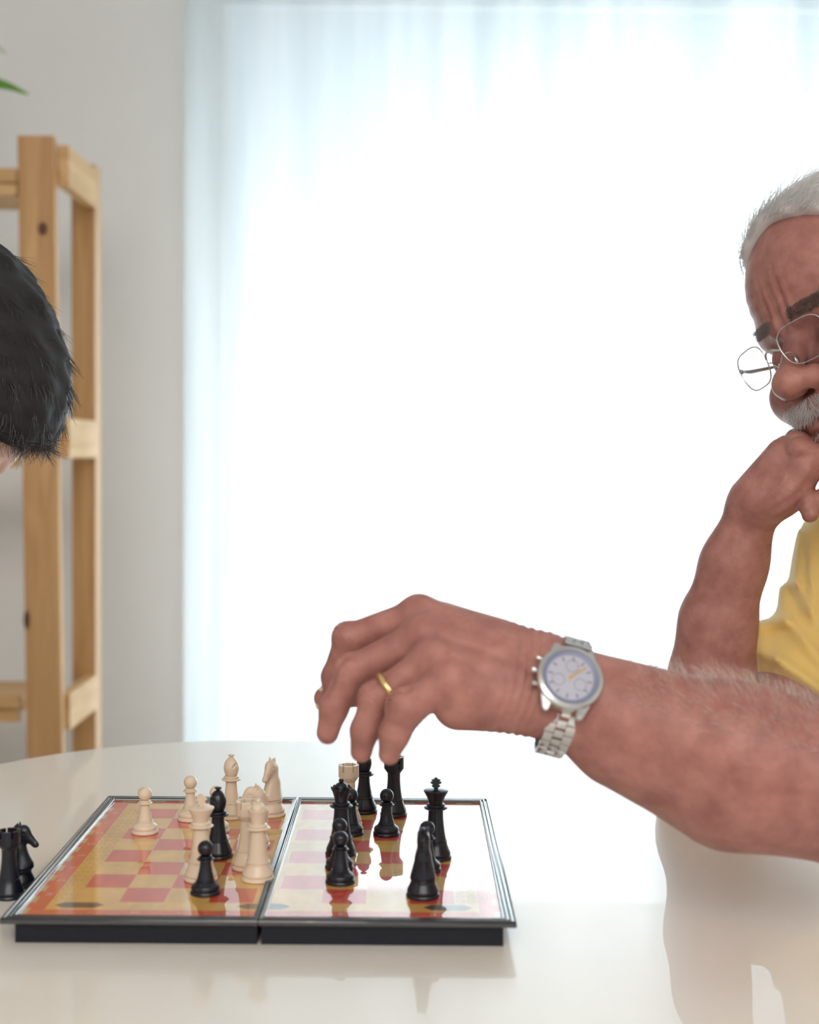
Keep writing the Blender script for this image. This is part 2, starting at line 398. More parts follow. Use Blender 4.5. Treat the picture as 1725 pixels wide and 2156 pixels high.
def make_piece(kind, m):
    root = empty({'pawn': 'chess_pawn', 'rook': 'chess_rook', 'knight': 'chess_knight', 'bishop': 'chess_bishop', 'queen': 'chess_queen', 'king': 'chess_king'}[kind])
    if kind == 'pawn':
        R, H = .0101, .0353; lathe_part('base', base_prof(R, H, .0088, R*.56), m, root)
        lathe_part('stem', smooth_prof([(R*.57, .0088), (R*.52, .0115), (R*.42, .0160), (R*.36, .0205), (R*.34, .0228)], 4), m, root)
        lathe_part('collar', collar_prof(.0229, R*.57, R*.33, .0008), m, root)
        c = H-.0053; lathe_part('head', [(0.0053*math.sin(t), c-.0053*math.cos(t)) for t in np.linspace(.45, PI, 18)], m, root)
    if kind == 'bishop':
        R, H = .0108, .0507; lathe_part('base', base_prof(R, H, .0120, R*.62), m, root)
        lathe_part('stem', smooth_prof([(R*.64, .012), (R*.56, .0160), (R*.46, .022), (R*.41, .028), (R*.40, .0305)], 4), m, root)
        lathe_part('collar', collar_prof(.0307, R*.73, R*.39, .0010), m, root)
        pr = smooth_prof([(R*.34, .0332), (R*.44, .0345), (R*.545, .0385), (R*.55, .0415), (R*.44, .0452), (R*.26, .0475), (R*.14, .0484)], 4)
        def cut(r, z, a):
            # slanted mitre slot on one side
            d = abs((z-.0425)-.9*(r*math.cos(a)-R*.30)); k = max(0, 1-d/.0010) if math.cos(a) > .25 else 0
            return r*(1-.28*k), z
        lathe_part('mitre', crom(pr, 2), m, root, 64, cut)
        lathe_part('finial', smooth_prof([(R*.13, .0482), (R*.13, .0489), (R*.23, .0497), (R*.23, .0503), (R*.1, .0507), (0, .0507)], 3), m, root)
    if kind == 'rook':
        R, H = .0108, .0475; lathe_part('base', base_prof(R, H, .0130, R*.64), m, root)
        lathe_part('stem', smooth_prof([(R*.66, .013), (R*.58, .0175), (R*.50, .024), (R*.47, .030), (R*.48, .0345)], 4), m, root)
        lathe_part('turret', smooth_prof([(R*.48, .0343), (R*.62, .0362), (R*.70, .0378)], 3)+[(R*.71, .038), (R*.73, .0425), (R*.5, .0425), (R*.48, .0395), (0, .0395)], m, root, 48, auto=.5)
        for k in range(6):
            a0 = 2*PI*k/6+.10; a1 = 2*PI*(k+1)/6-.10; bm = bmesh.new()
            pts = [(R*.74*math.cos(a0+(a1-a0)*i/6), R*.74*math.sin(a0+(a1-a0)*i/6)) for i in range(7)]+[(R*.52*math.cos(a1-(a1-a0)*i/6), R*.52*math.sin(a1-(a1-a0)*i/6)) for i in range(7)]
            extrude_poly(bm, pts, .0380, H); obj('merlon', bm, m, root, True, .5)
    if kind == 'queen':
        R, H = .0113, .0555; lathe_part('base', base_prof(R, H, .0125, R*.66), m, root)
        lathe_part('stem', smooth_prof([(R*.68, .0125), (R*.60, .017), (R*.52, .024), (R*.46, .031), (R*.45, .0352)], 4), m, root)
        lathe_part('collar', collar_prof(.0355, R*.74, R*.43, .0011), m, root)
        def scal(r, z, a):
            k = max(0, (z-.0455)/.0035); return r, z+.0007*k*math.cos(8*a)
        lathe_part('crown', [(R*.42, .0385), (R*.42, .0395), (R*.45, .0415), (R*.51, .0440), (R*.58, .0465), (R*.68, .0487), (R*.66, .0492), (R*.50, .0482), (R*.40, .0480), (0, .0480)], m, root, 64, scal)
        lathe_part('dome', smooth_prof([(R*.42, .0478), (R*.42, .0495), (R*.33, .0515), (R*.16, .0527), (R*.13, .053)], 3), m, root)
        lathe_part('finial', smooth_prof([(R*.13, .0528), (R*.17, .0538), (R*.16, .0550), (R*.08, .0555), (0, .0555)], 3), m, root)
    if kind == 'king':
        R, H = .0116, .0588; lathe_part('base', base_prof(R, H, .0128, R*.66), m, root)
        lathe_part('stem', smooth_prof([(R*.68, .0128), (R*.60, .0175), (R*.52, .024), (R*.47, .031), (R*.46, .0365)], 4), m, root)
        lathe_part('collar', collar_prof(.0368, R*.74, R*.44, .0011), m, root)
        lathe_part('crown', [(R*.42, .0398), (R*.44, .0410), (R*.56, .0445), (R*.76, .0488), (R*.77, .0494), (R*.70, .0498), (R*.3, .0503), (0, .0504)], m, root)
        bm = bmesh.new(); hw = .0042
        out = [(1.4, .0500), (1.6, .0515), (2.9, .0522), (3.2, .0529), (1.9, .0537), (3.4, .0543), (4.1, .0550), (3.9, .0557), (2.3, .0561), (3.4, .0568), (3.3, .0573), (1.2, .0577), (1.1, .0583), (.6, .0588)]
        pts = [(a*.001, z) for a, z in out]+[(-a*.001, z) for a, z in reversed(out)]
        vs = extrude_poly(bm, pts, -.0011, .0011, Matrix.Rotation(PI/2, 4, 'X'))
        obj('cross', bm, m, root, True, .5)
    return root

# ------------------------------------------------------------------ implicit surfaces (smooth unions meshed with surface nets)
def seg(P, a, b, r1, r2):
    a = np.asarray(a, np.float32); b = np.asarray(b, np.float32); ba = b-a; L2 = float(ba@ba)+1e-12
    pa = P-a; t = np.clip((pa@ba)/L2, 0, 1)
    return np.sqrt(((pa-t[:, None]*ba)**2).sum(1)) - (r1+(r2-r1)*t)
def ell(P, c, r, R=None):
    p = P-np.asarray(c, np.float32)
    if R is not None: p = p@np.asarray(R, np.float32)      # columns of R = axes
    r = np.asarray(r, np.float32); q = p/r; k0 = np.sqrt((q*q).sum(1))+1e-9; k1 = np.sqrt(((q/r)**2).sum(1))+1e-9
    return k0*(k0-1)/k1
def smin(a, b, k):
    h = np.maximum(k-np.abs(a-b), 0)/k
    return np.minimum(a, b)-h*h*k*.25
def smax(a, b, k): return -smin(-a, -b, k)
def nets(f, lo, hi, h):
    lo = np.asarray(lo, float); hi = np.asarray(hi, float); B = 10
    n = np.ceil((hi-lo)/h/B).astype(int)*B+1
    D = np.full(n, 1.0, np.float32); nb = (n-1)//B
    I = np.stack(np.meshgrid(*[np.arange(k) for k in nb], indexing='ij'), -1).reshape(-1, 3)
    C = (lo+(I+.5)*B*h).astype(np.float32); d = f(C); half = B*h*.5*1.7321
    for blk, v in zip(I[d < -half*1.25-.004], d[d < -half*1.25-.004]):
        s = blk*B; D[s[0]:s[0]+B+1, s[1]:s[1]+B+1, s[2]:s[2]+B+1] = -1
    act = I[np.abs(d) <= half*1.25+.004]
    g = np.stack(np.meshgrid(*[np.arange(B+1)]*3, indexing='ij'), -1).reshape(-1, 3)
    for k in range(0, len(act), 400):
        a = act[k:k+400]; idx = (a[:, None, :]*B+g[None]).reshape(-1, 3)
        v = f((lo+idx*h).astype(np.float32)); D[idx[:, 0], idx[:, 1], idx[:, 2]] = v
    S = D < 0
    cnt = sum(S[i:n[0]-1+i, j:n[1]-1+j, k:n[2]-1+k].astype(np.int8) for i in (0, 1) for j in (0, 1) for k in (0, 1))
    cells = np.argwhere((cnt > 0) & (cnt < 8)); cid = np.full(n-1, -1, np.int32); cid[tuple(cells.T)] = np.arange(len(cells))
    acc = np.zeros((len(cells), 3)); num = np.zeros(len(cells))
    for ax in range(3):
        o1, o2 = [i for i in range(3) if i != ax]
        for a in (0, 1):
            for b in (0, 1):
                p = cells.copy(); p[:, o1] += a; p[:, o2] += b; q = p.copy(); q[:, ax] += 1
                da = D[tuple(p.T)]; db = D[tuple(q.T)]; m = (da < 0) != (db < 0); t = np.where(m, da/np.where(m, da-db, 1), 0)
                pos = p.astype(float); pos[:, ax] += t; acc[m] += pos[m]; num[m] += 1
    V = lo+acc/num[:, None]*h; F = []
    for ax in range(3):
        o1, o2 = (ax+1) % 3, (ax+2) % 3
        sl = [slice(None)]*3; s2 = [slice(None)]*3; sl[ax] = slice(0, n[ax]-1); s2[ax] = slice(1, n[ax])
        A = S[tuple(sl)]; Bm = S[tuple(s2)]
        e = np.argwhere(A != Bm); e = e[(e[:, o1] > 0) & (e[:, o2] > 0) & (e[:, o1] < n[o1]-1) & (e[:, o2] < n[o2]-1)]
        fl = A[tuple(e.T)]
        def c(d1, d2):
            p = e.copy(); p[:, o1] -= d1; p[:, o2] -= d2; return cid[tuple(p.T)]
        q = np.stack([c(1, 1), c(0, 1), c(0, 0), c(1, 0)], 1); q[~fl] = q[~fl][:, ::-1]; F.append(q)
    F = np.concatenate(F); F = F[(F >= 0).all(1)]
    return V, F
def mesh_vf(name, parts, m, parent=None):
    Vs, Fs, k = [], [], 0
    for V, F in parts: Vs.append(V); Fs.append(F+k); k += len(V)
    V = np.concatenate(Vs).astype(np.float32); F = np.concatenate(Fs)
    me = bpy.data.meshes.new(name); me.vertices.add(len(V)); me.vertices.foreach_set('co', V.ravel())
    me.loops.add(F.size); me.loops.foreach_set('vertex_index', F.ravel().astype(np.int32))
    me.polygons.add(len(F)); me.polygons.foreach_set('loop_start', np.arange(0, F.size, 4, dtype=np.int32))
    me.polygons.foreach_set('use_smooth', np.ones(len(F), bool))
    me.update(calc_edges=True); me.validate(); me.materials.append(m)
    o = bpy.data.objects.new(name, me); COL.objects.link(o)
    if parent: o.parent = parent
    return o
def relax(V, F, it=1, lam=.5):
    for _ in range(it):
        acc = np.zeros_like(V); num = np.zeros(len(V))
        for a, b in ((0, 1), (1, 2), (2, 3), (3, 0)):
            np.add.at(acc, F[:, a], V[F[:, b]]); np.add.at(acc, F[:, b], V[F[:, a]]); np.add.at(num, F[:, a], 1); np.add.at(num, F[:, b], 1)
        V = V+lam*(acc/np.maximum(num, 1)[:, None]-V)
    return V, F
def strands(name, roots, dirs, lens, rad, m, parent, bend=(0, 0, -1), bendk=.3, wav=.12, npt=6, seed=1, taper=.25):
    rg = np.random.default_rng(seed); N = len(roots); P = [roots]; d = dirs/np.linalg.norm(dirs, axis=1, keepdims=True)
    bend = np.asarray(bend, float)
    for k in range(npt-1):
        d = d+bend*bendk/npt+rg.normal(0, wav, (N, 3))/npt*1.5; d /= np.linalg.norm(d, axis=1, keepdims=True)
        P.append(P[-1]+d*(lens/(npt-1))[:, None])
    P = np.stack(P, 1); s = np.cross(d, rg.normal(0, 1, (N, 3))); s /= np.linalg.norm(s, axis=1, keepdims=True); u = np.cross(d, s)
    rr = rad*np.linspace(1, taper, npt)
    V = np.stack([P+(s*math.cos(a)+u*math.sin(a))[:, None, :]*rr[None, :, None] for a in (0, 2*PI/3, 4*PI/3)], 2)   # N,npt,3,3
    idx = np.arange(N*npt*3).reshape(N, npt, 3); F = []
    for a in range(3):
        b = (a+1) % 3; F.append(np.stack([idx[:, :-1, a], idx[:, :-1, b], idx[:, 1:, b], idx[:, 1:, a]], -1).reshape(-1, 4))
    o = mesh_vf(name, [(V.reshape(-1, 3), np.concatenate(F))], m, parent); o['kind'] = 'stuff'; return o
def vnoise(P, f, seed=0):
    # cheap smooth noise from summed sines
    rg = np.random.default_rng(seed); s = 0
    for k in range(5):
        v = rg.normal(0, 1, 3); v /= np.linalg.norm(v); s = s+np.sin(P@(v*f*(1+.37*k)).astype(np.float32)+rg.uniform(0, 6.28))
    return s/5

# ------------------------------------------------------------------ knight
def knight_fn(P):
    # horse looks along +X; metres
    def s2(a, b, r1, r2, fl=1.25):
        Q = P.copy(); Q[:, 1] *= fl
        return seg(Q, a, b, r1, r2)
    d = s2((-.0005, 0, .0135), (-.0025, 0, .0255), .0098, .0064, 1.15)
    d = smin(d, s2((.0035, 0, .0165), (-.0005, 0, .0265), .0062, .0050), .003)
    d = smin(d, s2((-.0030, 0, .0255), (-.0020, 0, .0365), .0062, .0056, 1.45), .004)
    d = smin(d, s2((-.0015, 0, .0385), (.0030, 0, .0400), .0052, .0047, 1.35), .003)
    d = smin(d, s2((.0030, 0, .0392), (.0108, 0, .0318), .0046, .0027, 1.30), .0025)
    d = smin(d, ell(P, (.0118, 0, .0308), (.0026, .0022, .0023)), .001)
    d = smin(d, s2((.0050, 0, .0350), (.0010, 0, .0330), .0030, .0038, 1.3), .002)      # cheek
    for s in (-1, 1):
        d = smin(d, seg(P, (-.0005, s*.0018, .0425), (-.0008, s*.0022, .0462), .0014, .0006), .0008)   # ears
        d = smax(d, -ell(P, (.0045, s*.0042, .0392), (.0012, .0010, .0009)), .0006)   # eye hollows
    d = smax(d, -seg(P, (.0092, -.005, .0290), (.0120, -.005, .0288), .0004, .0004), .0004)
    # mane: a raised crest with notches down the back
    mane = seg(P*np.array([1, 1.9, 1], np.float32), (-.0075, 0, .0240), (-.0068, 0, .0360), .0022, .0026)
    mane = smin(mane, seg(P*np.array([1, 1.9, 1], np.float32), (-.0068, 0, .0360), (-.0020, 0, .0437), .0026, .0018), .001)
    mane = mane+.00035*np.sin((P[:, 2]-P[:, 0]*.5)*3600)*(np.abs(P[:, 1]) > .0003)
    d = smin(d, mane, .0010)
    return smax(d, .0132-P[:, 2], .0006)
KV, KF = nets(knight_fn, (-.013, -.012, .011), (.017, .012, .0485), .00042)
def make_knight(m):
    root = empty('chess_knight'); R = .0111
    lathe_part('base', base_prof(R, .048, .0122, R*.70)+[(R*.78, .0136)], m, root)
    mesh_vf('horse_head', [(KV, KF)], m, root)
    return root
PZ = TZ+.01585
def tz(o, x, y, z, rz=0.0, s=1.0):
    o.location = (x, y, z); o.rotation_euler = (0, 0, rz); o.scale = (s, s, s); return o
protos = {}
def piece(kind, colr, x, y, label, rz=0.0, z=PZ, s=1.0):
    m = M['ivory'] if colr == 'w' else M['black']
    key = (kind, colr)
    if key not in protos:
        o = make_knight(m) if kind == 'knight' else make_piece(kind, m); protos[key] = o
    else: o = linkcopy(protos[key])
    tz(o, x, y, z, rz, s)
    tag(o, label, 'chess piece', ('cream' if colr == 'w' else 'black')+' chess pieces')
    return o
piece('pawn', 'w', -.2001, 1.0911, 'cream pawn standing alone, leftmost piece on the board')
piece('pawn', 'w', -.1714, 1.1311, 'cream pawn near the far edge, left of the cream bishop')
piece('pawn', 'w', -.1462, 1.0966, 'cream pawn mostly hidden behind the black bishop, the farther one of two')
piece('pawn', 'w', -.1412, 1.0597, 'cream pawn mostly hidden directly behind the black bishop, the nearer one of two')
piece('bishop', 'w', -.1401, 1.1391, 'cream bishop near the far edge of the board, tallest cream piece at the back', 0.0)
piece('knight', 'w', -.1087, 1.1471, 'cream knight at the far edge of the board beside the hinge, seen face on', PI+1.2, s=1.0)
piece('knight', 'w', -.1122, 1.0548, 'cream knight in profile facing left behind the cream queen and rook', PI+.25)
piece('king', 'w', -.1401, .9716, 'cream king standing behind the nearest black pawn', .55)
piece('rook', 'w', -.1115, .9987, 'cream rook partly hidden behind the cream queen')
piece('queen', 'w', -.1014, .9722, 'cream queen at the front of the board next to the hinge')
piece('rook', 'w', -.0459, 1.1188, 'cream rook at the back right half of the board, behind the black queen')
piece('bishop', 'b', -.1358, 1.0268, 'black bishop among the cream pieces, behind the cream king', PI)
piece('pawn', 'b', -.1325, .9408, 'black pawn standing in front of the cream king')
piece('queen', 'b', -.0478, 1.0354, 'black queen with scalloped crown in the middle of the board')
piece('pawn', 'b', -.0429, 1.0915, 'black pawn just right of the black queen, partly hidden by it')
piece('bishop', 'b', -.0350, 1.1600, 'black bishop near the far edge under the fingertip of the ring finger', .3)
piece('rook', 'b', -.0109, 1.1504, 'black rook near the far edge just below the little finger')
piece('pawn', 'b', -.0157, 1.0909, 'black pawn standing clear between the black rook and the middle of the right half')
piece('king', 'b', .0205, 1.0271, 'black king with cross, rightmost piece on the board', .05)
piece('pawn', 'b', .0140, .9957, 'black pawn hidden behind the black knight on the right')
piece('knight', 'b', .0107, .9378, 'black knight at the front right of the board, seen from behind', PI/2+.04)
piece('pawn', 'b', -.0472, 1.0008, 'black pawn in the middle of the front column, just behind the nearest right-half pawn')
piece('pawn', 'b', -.0450, .9666, 'black pawn in front of the right half, nearest pawn right of the hinge')
piece('rook', 'b', -.2730, .9805, 'black rook standing off the board on the table at the left edge', z=TZ, s=.975)
piece('knight', 'b', -.2725, 1.0065, 'black knight standing off the board on the table behind the black rook', -.12, z=TZ, s=.965)

# ------------------------------------------------------------------ pine shelf rack
CP, SP = math.cos(PITCH), math.sin(PITCH)
rk = empty('storage_rack', (-1.0, 2.75, 0)); tag(rk, 'open pine wood storage rack against the wall at the left', 'shelf')
def rbox(name, x0, x1, y0, y1, z0, z1, m, bev=.002, shear=0.0):
    bm = bmesh.new(); vs = box(bm, x0, x1, y0, y1, z0, z1, bev)
    for v in bm.verts: v.co.x += shear*(z1-v.co.z); v.co -= Vector((-1.0, 2.75, 0))
    return obj(name, bm, m, rk)
def knot(par, x, y, z, rx, rz):
    bm = bmesh.new(); A = [bm.verts.new((x+1.0+rx*math.cos(2*PI*k/20), y-2.75, z+rz*math.sin(2*PI*k/20))) for k in range(20)]; bm.faces.new(A)
    o = obj('knot', bm, M['knot'], par)
p = rbox('post', -.7048, -.6396, 2.6, 2.624, 0, 1.6175, M['pine'], .002, .012)
knot(p, -.6616+.002, 2.5992, 1.4520, .0085, .012); knot(p, -.6896-.0005, 2.5992, .7500, .0060, .018)
rbox('post', -.6683, -.6215, 2.856, 2.905, 0, 1.6175, M['pine'], .002)
rbox('post', -1.512, -1.447, 2.6, 2.624, 0, 1.6175, M['pine'], .002); rbox('post', -1.50, -1.453, 2.856, 2.905, 0, 1.6175, M['pine'], .002)
for z0, z1 in ((1.532, 1.606), (1.0424, 1.1153), (.5447, .613), (.07, .14)):
    rbox('cross_rail', -.640, -.618, 2.6245, 2.8555, z0, z1, M['pine_y']); rbox('cross_rail', -1.47, -1.45, 2.6245, 2.8555, z0, z1, M['pine_y'])
for z, nm in ((1.5365, 'shelf_board'), (1.052, 'shelf_board'), (.588, 'shelf_board'), (.10, 'shelf_board')):
    s = rbox(nm, -1.445, -.7055, 2.626, 2.855, z-.010, z+.010, M['pine_x'])
    rbox('front_rail', -1.446, -.706, 2.603, 2.6255, z-.026, z-.004, M['pine_x'], .004); rbox('front_rail', -1.446, -.706, 2.604, 2.6255, z-.002, z+.024, M['pine_x'], .004)
# plant on the top shelf
pl = empty('potted_plant', (-.93, 2.72, 1.5467)); tag(pl, 'green leafy potted plant on top of the pine rack, one leaf tip showing', 'plant')
bm = bmesh.new(); lathe(bm, [(.045, 0), (.047, .004), (.062, .10), (.064, .112), (.060, .112), (.056, .10), (0, .10)], 32); obj('pot', bm, M['ceramic'], pl, True, .6)
bm = bmesh.new(); lathe(bm, [(.055, .101), (.03, .106), (0, .107)], 24); obj('soil', bm, M['soil'], pl, True)
def leafm(pts, wmax, name='leaf', tilt=0.0):
    bm = bmesh.new(); C = crom(pts, 5); n = len(C); prev = None
    for i, c in enumerate(C):
        t = i/(n-1); wd = wmax*(math.sin(PI*min(1, t*.93+.07))**.8); c = Vector(c); a = Vector(C[min(i+1, n-1)])-Vector(C[max(i-1, 0)])
        s = a.cross(Vector((0, 0, 1))).normalized(); 
        if s.length < .1: s = Vector((0, 1, 0))
        s = (s*(1-tilt)+Vector((0, 0, 1))*tilt).normalized()
        row = [bm.verts.new(c+s*wd*k+Vector((0, 0, -abs(k)*wd*.35+.0008*0))) for k in (-1, -.5, 0, .5, 1)]
        if prev:
            for q in range(4): bm.faces.new((prev[q], prev[q+1], row[q+1], row[q]))
        prev = row
    o = obj(name, bm, M['leaf'], pl, True); md = o.modifiers.new('thick', 'SOLIDIFY'); md.thickness = .0008; return o
leafm([(0, 0, .10), (.04, -.02, .17), (.12, -.06, .187), (.19, -.09, .172), (.2480, -.12, .1430)], .013, tilt=.62)
for k in range(9):
    a = 2.2+k*.55; L = .13+.05*((k*37) % 5)/5; h = .20+.05*((k*17) % 4)
    leafm([(0, 0, .10), (.3*L*math.cos(a), .3*L*math.sin(a), .10+h*.7), (.75*L*math.cos(a), .75*L*math.sin(a), .10+h), (1.2*L*math.cos(a), 1.2*L*math.sin(a), .10+h*.8)], .014)

# ------------------------------------------------------------------ people: joints measured as points in the room
def P(u, v, y):
    a = (u-862.5)/3041.56; b = (1078-v)/3041.56; cr, sr = math.cos(ROLL), math.sin(ROLL)
    cx = a*cr-b*sr; cz = a*sr+b*cr; ry = CP+cz*SP; rz = -SP+cz*CP; t = y/ry
    return np.array([cx*t, y, CAMZ+rz*t])
def skin(name, c0, c1, sss=.25):
    m = bpy.data.materials.new(name); m.use_nodes = True; nt = m.node_tree; b = nt.nodes['Principled BSDF']
    tc = nt.nodes.new('ShaderNodeTexCoord')
    n = nt.nodes.new('ShaderNodeTexNoise'); n.inputs['Scale'].default_value = 55; n.inputs['Detail'].default_value = 6; n.inputs['Roughness'].default_value = .6
    r = nt.nodes.new('ShaderNodeValToRGB'); r.color_ramp.elements[0].position = .32; r.color_ramp.elements[1].position = .68
    r.color_ramp.elements[0].color = (*c0, 1); r.color_ramp.elements[1].color = (*c1, 1)
    nt.links.new(tc.outputs['Object'], n.inputs[0]); nt.links.new(n.outputs[0], r.inputs[0]); nt.links.new(r.outputs[0], b.inputs['Base Color'])
    b.inputs['Roughness'].default_value = .5; b.inputs['Specular IOR Level'].default_value = .4
    b.inputs['Subsurface Weight'].default_value = sss; b.inputs['Subsurface Radius'].default_value = (1, .35, .2); b.inputs['Subsurface Scale'].default_value = .006
    v = nt.nodes.new('ShaderNodeTexVoronoi'); v.inputs['Scale'].default_value = 900
    nn = nt.nodes.new('ShaderNodeTexNoise'); nn.inputs['Scale'].default_value = 260; nn.inputs['Detail'].default_value = 5
    nt.links.new(tc.outputs['Object'], v.inputs[0]); nt.links.new(tc.outputs['Object'], nn.inputs[0])
    b1 = nt.nodes.new('ShaderNodeBump'); b1.inputs['Strength'].default_value = .15; b1.inputs['Distance'].default_value = .0008
    b2 = nt.nodes.new('ShaderNodeBump'); b2.inputs['Strength'].default_value = .35; b2.inputs['Distance'].default_value = .0012
    nt.links.new(v.outputs['Distance'], b1.inputs['Height']); nt.links.new(nn.outputs[0], b2.inputs['Height']); nt.links.new(b1.outputs[0], b2.inputs['Normal'])
    nt.links.new(b2.outputs[0], b.inputs['Normal']); return m
M['skin'] = skin('skin', (.32, .126, .106), (.47, .218, .182))
M['skin_left'] = skin('skin_pale', (.66, .40, .30), (.76, .50, .39))
M['shirt'] = mat('yellow_cotton', (.92, .68, .24), .8, sss=.25, noise=.03, nscale=8, bump=.25, bscale=700, sheen=.3)
M['shirt_left'] = mat('grey_cotton', (.25, .27, .30), .85, noise=.04, bump=.2, bscale=700)
M['trousers'] = mat('dark_denim', (.05, .07, .12), .85, noise=.08)
M['hair_white'] = mat('white_hair', (.78, .76, .76), .35, noise=.08)
M['hair_base'] = mat('dark_hair_base', (.012, .010, .011), .75, noise=.2)
M['hair_dark'] = mat('dark_hair', (.030, .026, .028), .28, noise=.4, spec=.9)
M['brow'] = mat('grey_brown_hair', (.26, .22, .21), .5, noise=.2)
M['arm_hair'] = mat('pale_arm_hair', (.75, .66, .60), .4)
M['steel'] = mat('brushed_steel', (.62, .62, .62), .24, metal=1.0, noise=.03)
M['steel_dark'] = mat('steel_shadow_gap', (.10, .10, .12), .4, metal=.6)
M['gold'] = mat('gold', (.95, .68, .30), .2, metal=1.0)
M['dial'] = mat('watch_dial', (.66, .66, .69), .4, noise=.03); M['flange'] = mat('watch_flange_blue_shade', (.27, .30, .42), .35)  # blue flange ring stands in for shade and reflection at the dial edge
M['mark'] = mat('watch_mark', (.22, .23, .30), .4); M['eye'] = mat('eye_white', (.75, .72, .68), .2, coat=1); M['iris'] = mat('iris', (.06, .05, .05), .2, coat=1)
M['wood_chair'] = mat('chair_wood', (.45, .30, .17), .5, noise=.1)

# ---- near (left) arm of the man on the right
W0a, W0b = P(1150, 1405, .888), P(1142, 1487, .886)
fingers = [  # metacarpal head, middle joint, end joint, tip ; radii
    ([(880, 1296, .915), (735, 1344, .925), (706, 1425, .925), (704, 1470, .925)], [.0118, .0094, .0086, .0072]),
    ([(886, 1340, .898), (742, 1412, .898), (703, 1492, .898), (690, 1543, .898)], [.0112, .0096, .0088, .0072]),
    ([(905, 1388, .884), (790, 1472, .880), (768, 1538, .880), (761, 1582, .882)], [.0108, .0094, .0086, .0069]),
    ([(945, 1432, .872), (856, 1492, .864), (831, 1545, .864), (820, 1587, .866)], [.0112, .0112, .0092, .0068])]
FJ = [[P(*q) for q in f] for f, r in fingers]; FR = [r for f, r in fingers]
TH = [P(1050, 1405, .915), P(920, 1425, .945), P(790, 1452, .952), P(686, 1470, .950)]; THR = [.016, .0125, .0102, .0080]
E1, E2 = P(1720, 1610, .86), P(1730, 1690, .875)
WRC = P(1180, 1462, .900)
AX = np.array([.968, 0, -.25]); AX /= np.linalg.norm(AX); VX = np.array([.25, 0, .968]); VX /= np.linalg.norm(VX)
def arm_fn(Q):
    # forearm: two muscle columns, wrist to elbow
    d = seg(Q, P(1150, 1415, .893), P(1560, 1578, .876), .0200, .0370)
    d = smin(d, seg(Q, P(1145, 1476, .893), P(1560, 1652, .880), .0200, .0355), .022)
    d = smin(d, seg(Q, P(1560, 1578, .876), P(1800, 1628, .868), .0370, .038), .02)
    d = smin(d, seg(Q, P(1560, 1652, .880), P(1850, 1708, .876), .0355, .039), .02)
    d = smin(d, seg(Q, P(1300, 1570, .895), P(1500, 1640, .890), .024, .034), .02)
    d = smin(d, seg(Q, P(1850, 1650, .872), P(2010, 1650, .875), .044, .038), .02)
    # upper arm up to the shoulder
    d = smin(d, seg(Q, P(2010, 1650, .875), np.array([.515, 1.00, 1.075]), .040, .044), .02)
    # palm and back of the hand
    for i, (fj, fr) in enumerate(zip(FJ, FR)):
        w = P(1140, [1392, 1415, 1445, 1478][i], [.905, .897, .888, .884][i])
        d = smin(d, seg(Q, w, fj[0], [.018, .018, .0175, .0175][i], fr[0]+.0005), .012)
    d = smin(d, ell(Q, P(1025, 1425, .902), (.045, .020, .0300), np.stack([AX, [0, 1, 0], VX], 1)), .012)
    d = smin(d, seg(Q, P(1100, 1480, .885), P(965, 1483, .876), .0170, .0160), .014)     # heel of the hand
    d = smin(d, seg(Q, P(1100, 1400, .905), P(935, 1325, .905), .0150, .0130), .012)
    d = smin(d, seg(Q, TH[0], TH[1], THR[0], THR[1]), .012)
    # knuckle bumps and tendons
    for i in range(4):
        d = smin(d, ell(Q, FJ[i][0]+np.array([.001, -.0045, .0040]), (.0095, .0085, .0088)), .007)
    for i, s in ((0, (1075, 1362, .893)), (1, (1085, 1388, .886)), (2, (1090, 1422, .878))):
        a = FJ[i][0]+np.array([.004, -.008, .0050]); d = smin(d, seg(Q, a, P(*s)+np.array([0, -.008, .002]), .0050, .0034), .006)
    # veins
    for pts in (((1060, 1410), (1000, 1400), (955, 1378), (930, 1395)), ((1050, 1450), (990, 1438), (960, 1412))):
        V_ = [P(a, b, .8705) for a, b in pts]
        for a, b in zip(V_, V_[1:]): d = smin(d, seg(Q, a, b, .0022, .0020), .003)
    # wrist creases
    g = (Q-P(1105, 1450, .88))@AX.astype(np.float32)
    d = d+.00055*np.exp(-(g/.014)**2)*np.sin(g*1150+3*np.sin(Q[:, 2]*60))
    d = d+.0004*vnoise(Q, 70, 4)
    # fingers: separate columns kept apart by a thin groove
    fd = []
    for fj, fr in zip(FJ, FR):
        f = seg(Q, fj[0], fj[1], fr[0]*.93, fr[1])
        f = smin(f, seg(Q, fj[1], fj[2], fr[1], fr[2]), .004); f = smin(f, seg(Q, fj[2], fj[3], fr[2], fr[3]), .004)
        f = smin(f, ell(Q, fj[1]+np.array([-.0015, -.0018, .0015]), (fr[1]*.98,)*3), .004)
        # creases over the middle joint
        t = (fj[2]-fj[0]); t = t/np.linalg.norm(t); g = (Q-fj[1])@t.astype(np.float32); f = f+.00035*np.exp(-(g/.006)**2)*np.sin(g*1900)
        fd.append(f)
    th = smin(seg(Q, TH[1], TH[2], THR[1], THR[2]), seg(Q, TH[2], TH[3], THR[2], THR[3]), .006); fd.append(th)
    f = fd[0]
    for k in range(1, 4): f = smin(f, fd[k], .0012)
    f = smin(f, fd[4], .002)
    d = smin(d, f, .0055)
    for pts, r in (((( 826, 1300, .888), (775, 1348, .892), (719, 1391, .892), (684, 1455, .894)), .0011), (((836, 1366, .874), (803, 1424, .876), (752, 1478, .878)), .0011), (((868, 1405, .862), (857, 1450, .860), (830, 1478, .860), (803, 1520, .862)), .0012)):
        V_ = [P(*p) for p in pts]
        for a, b in zip(V_, V_[1:]): d = smax(d, -(seg(Q, a, b, r, r)), .0045)
    return d
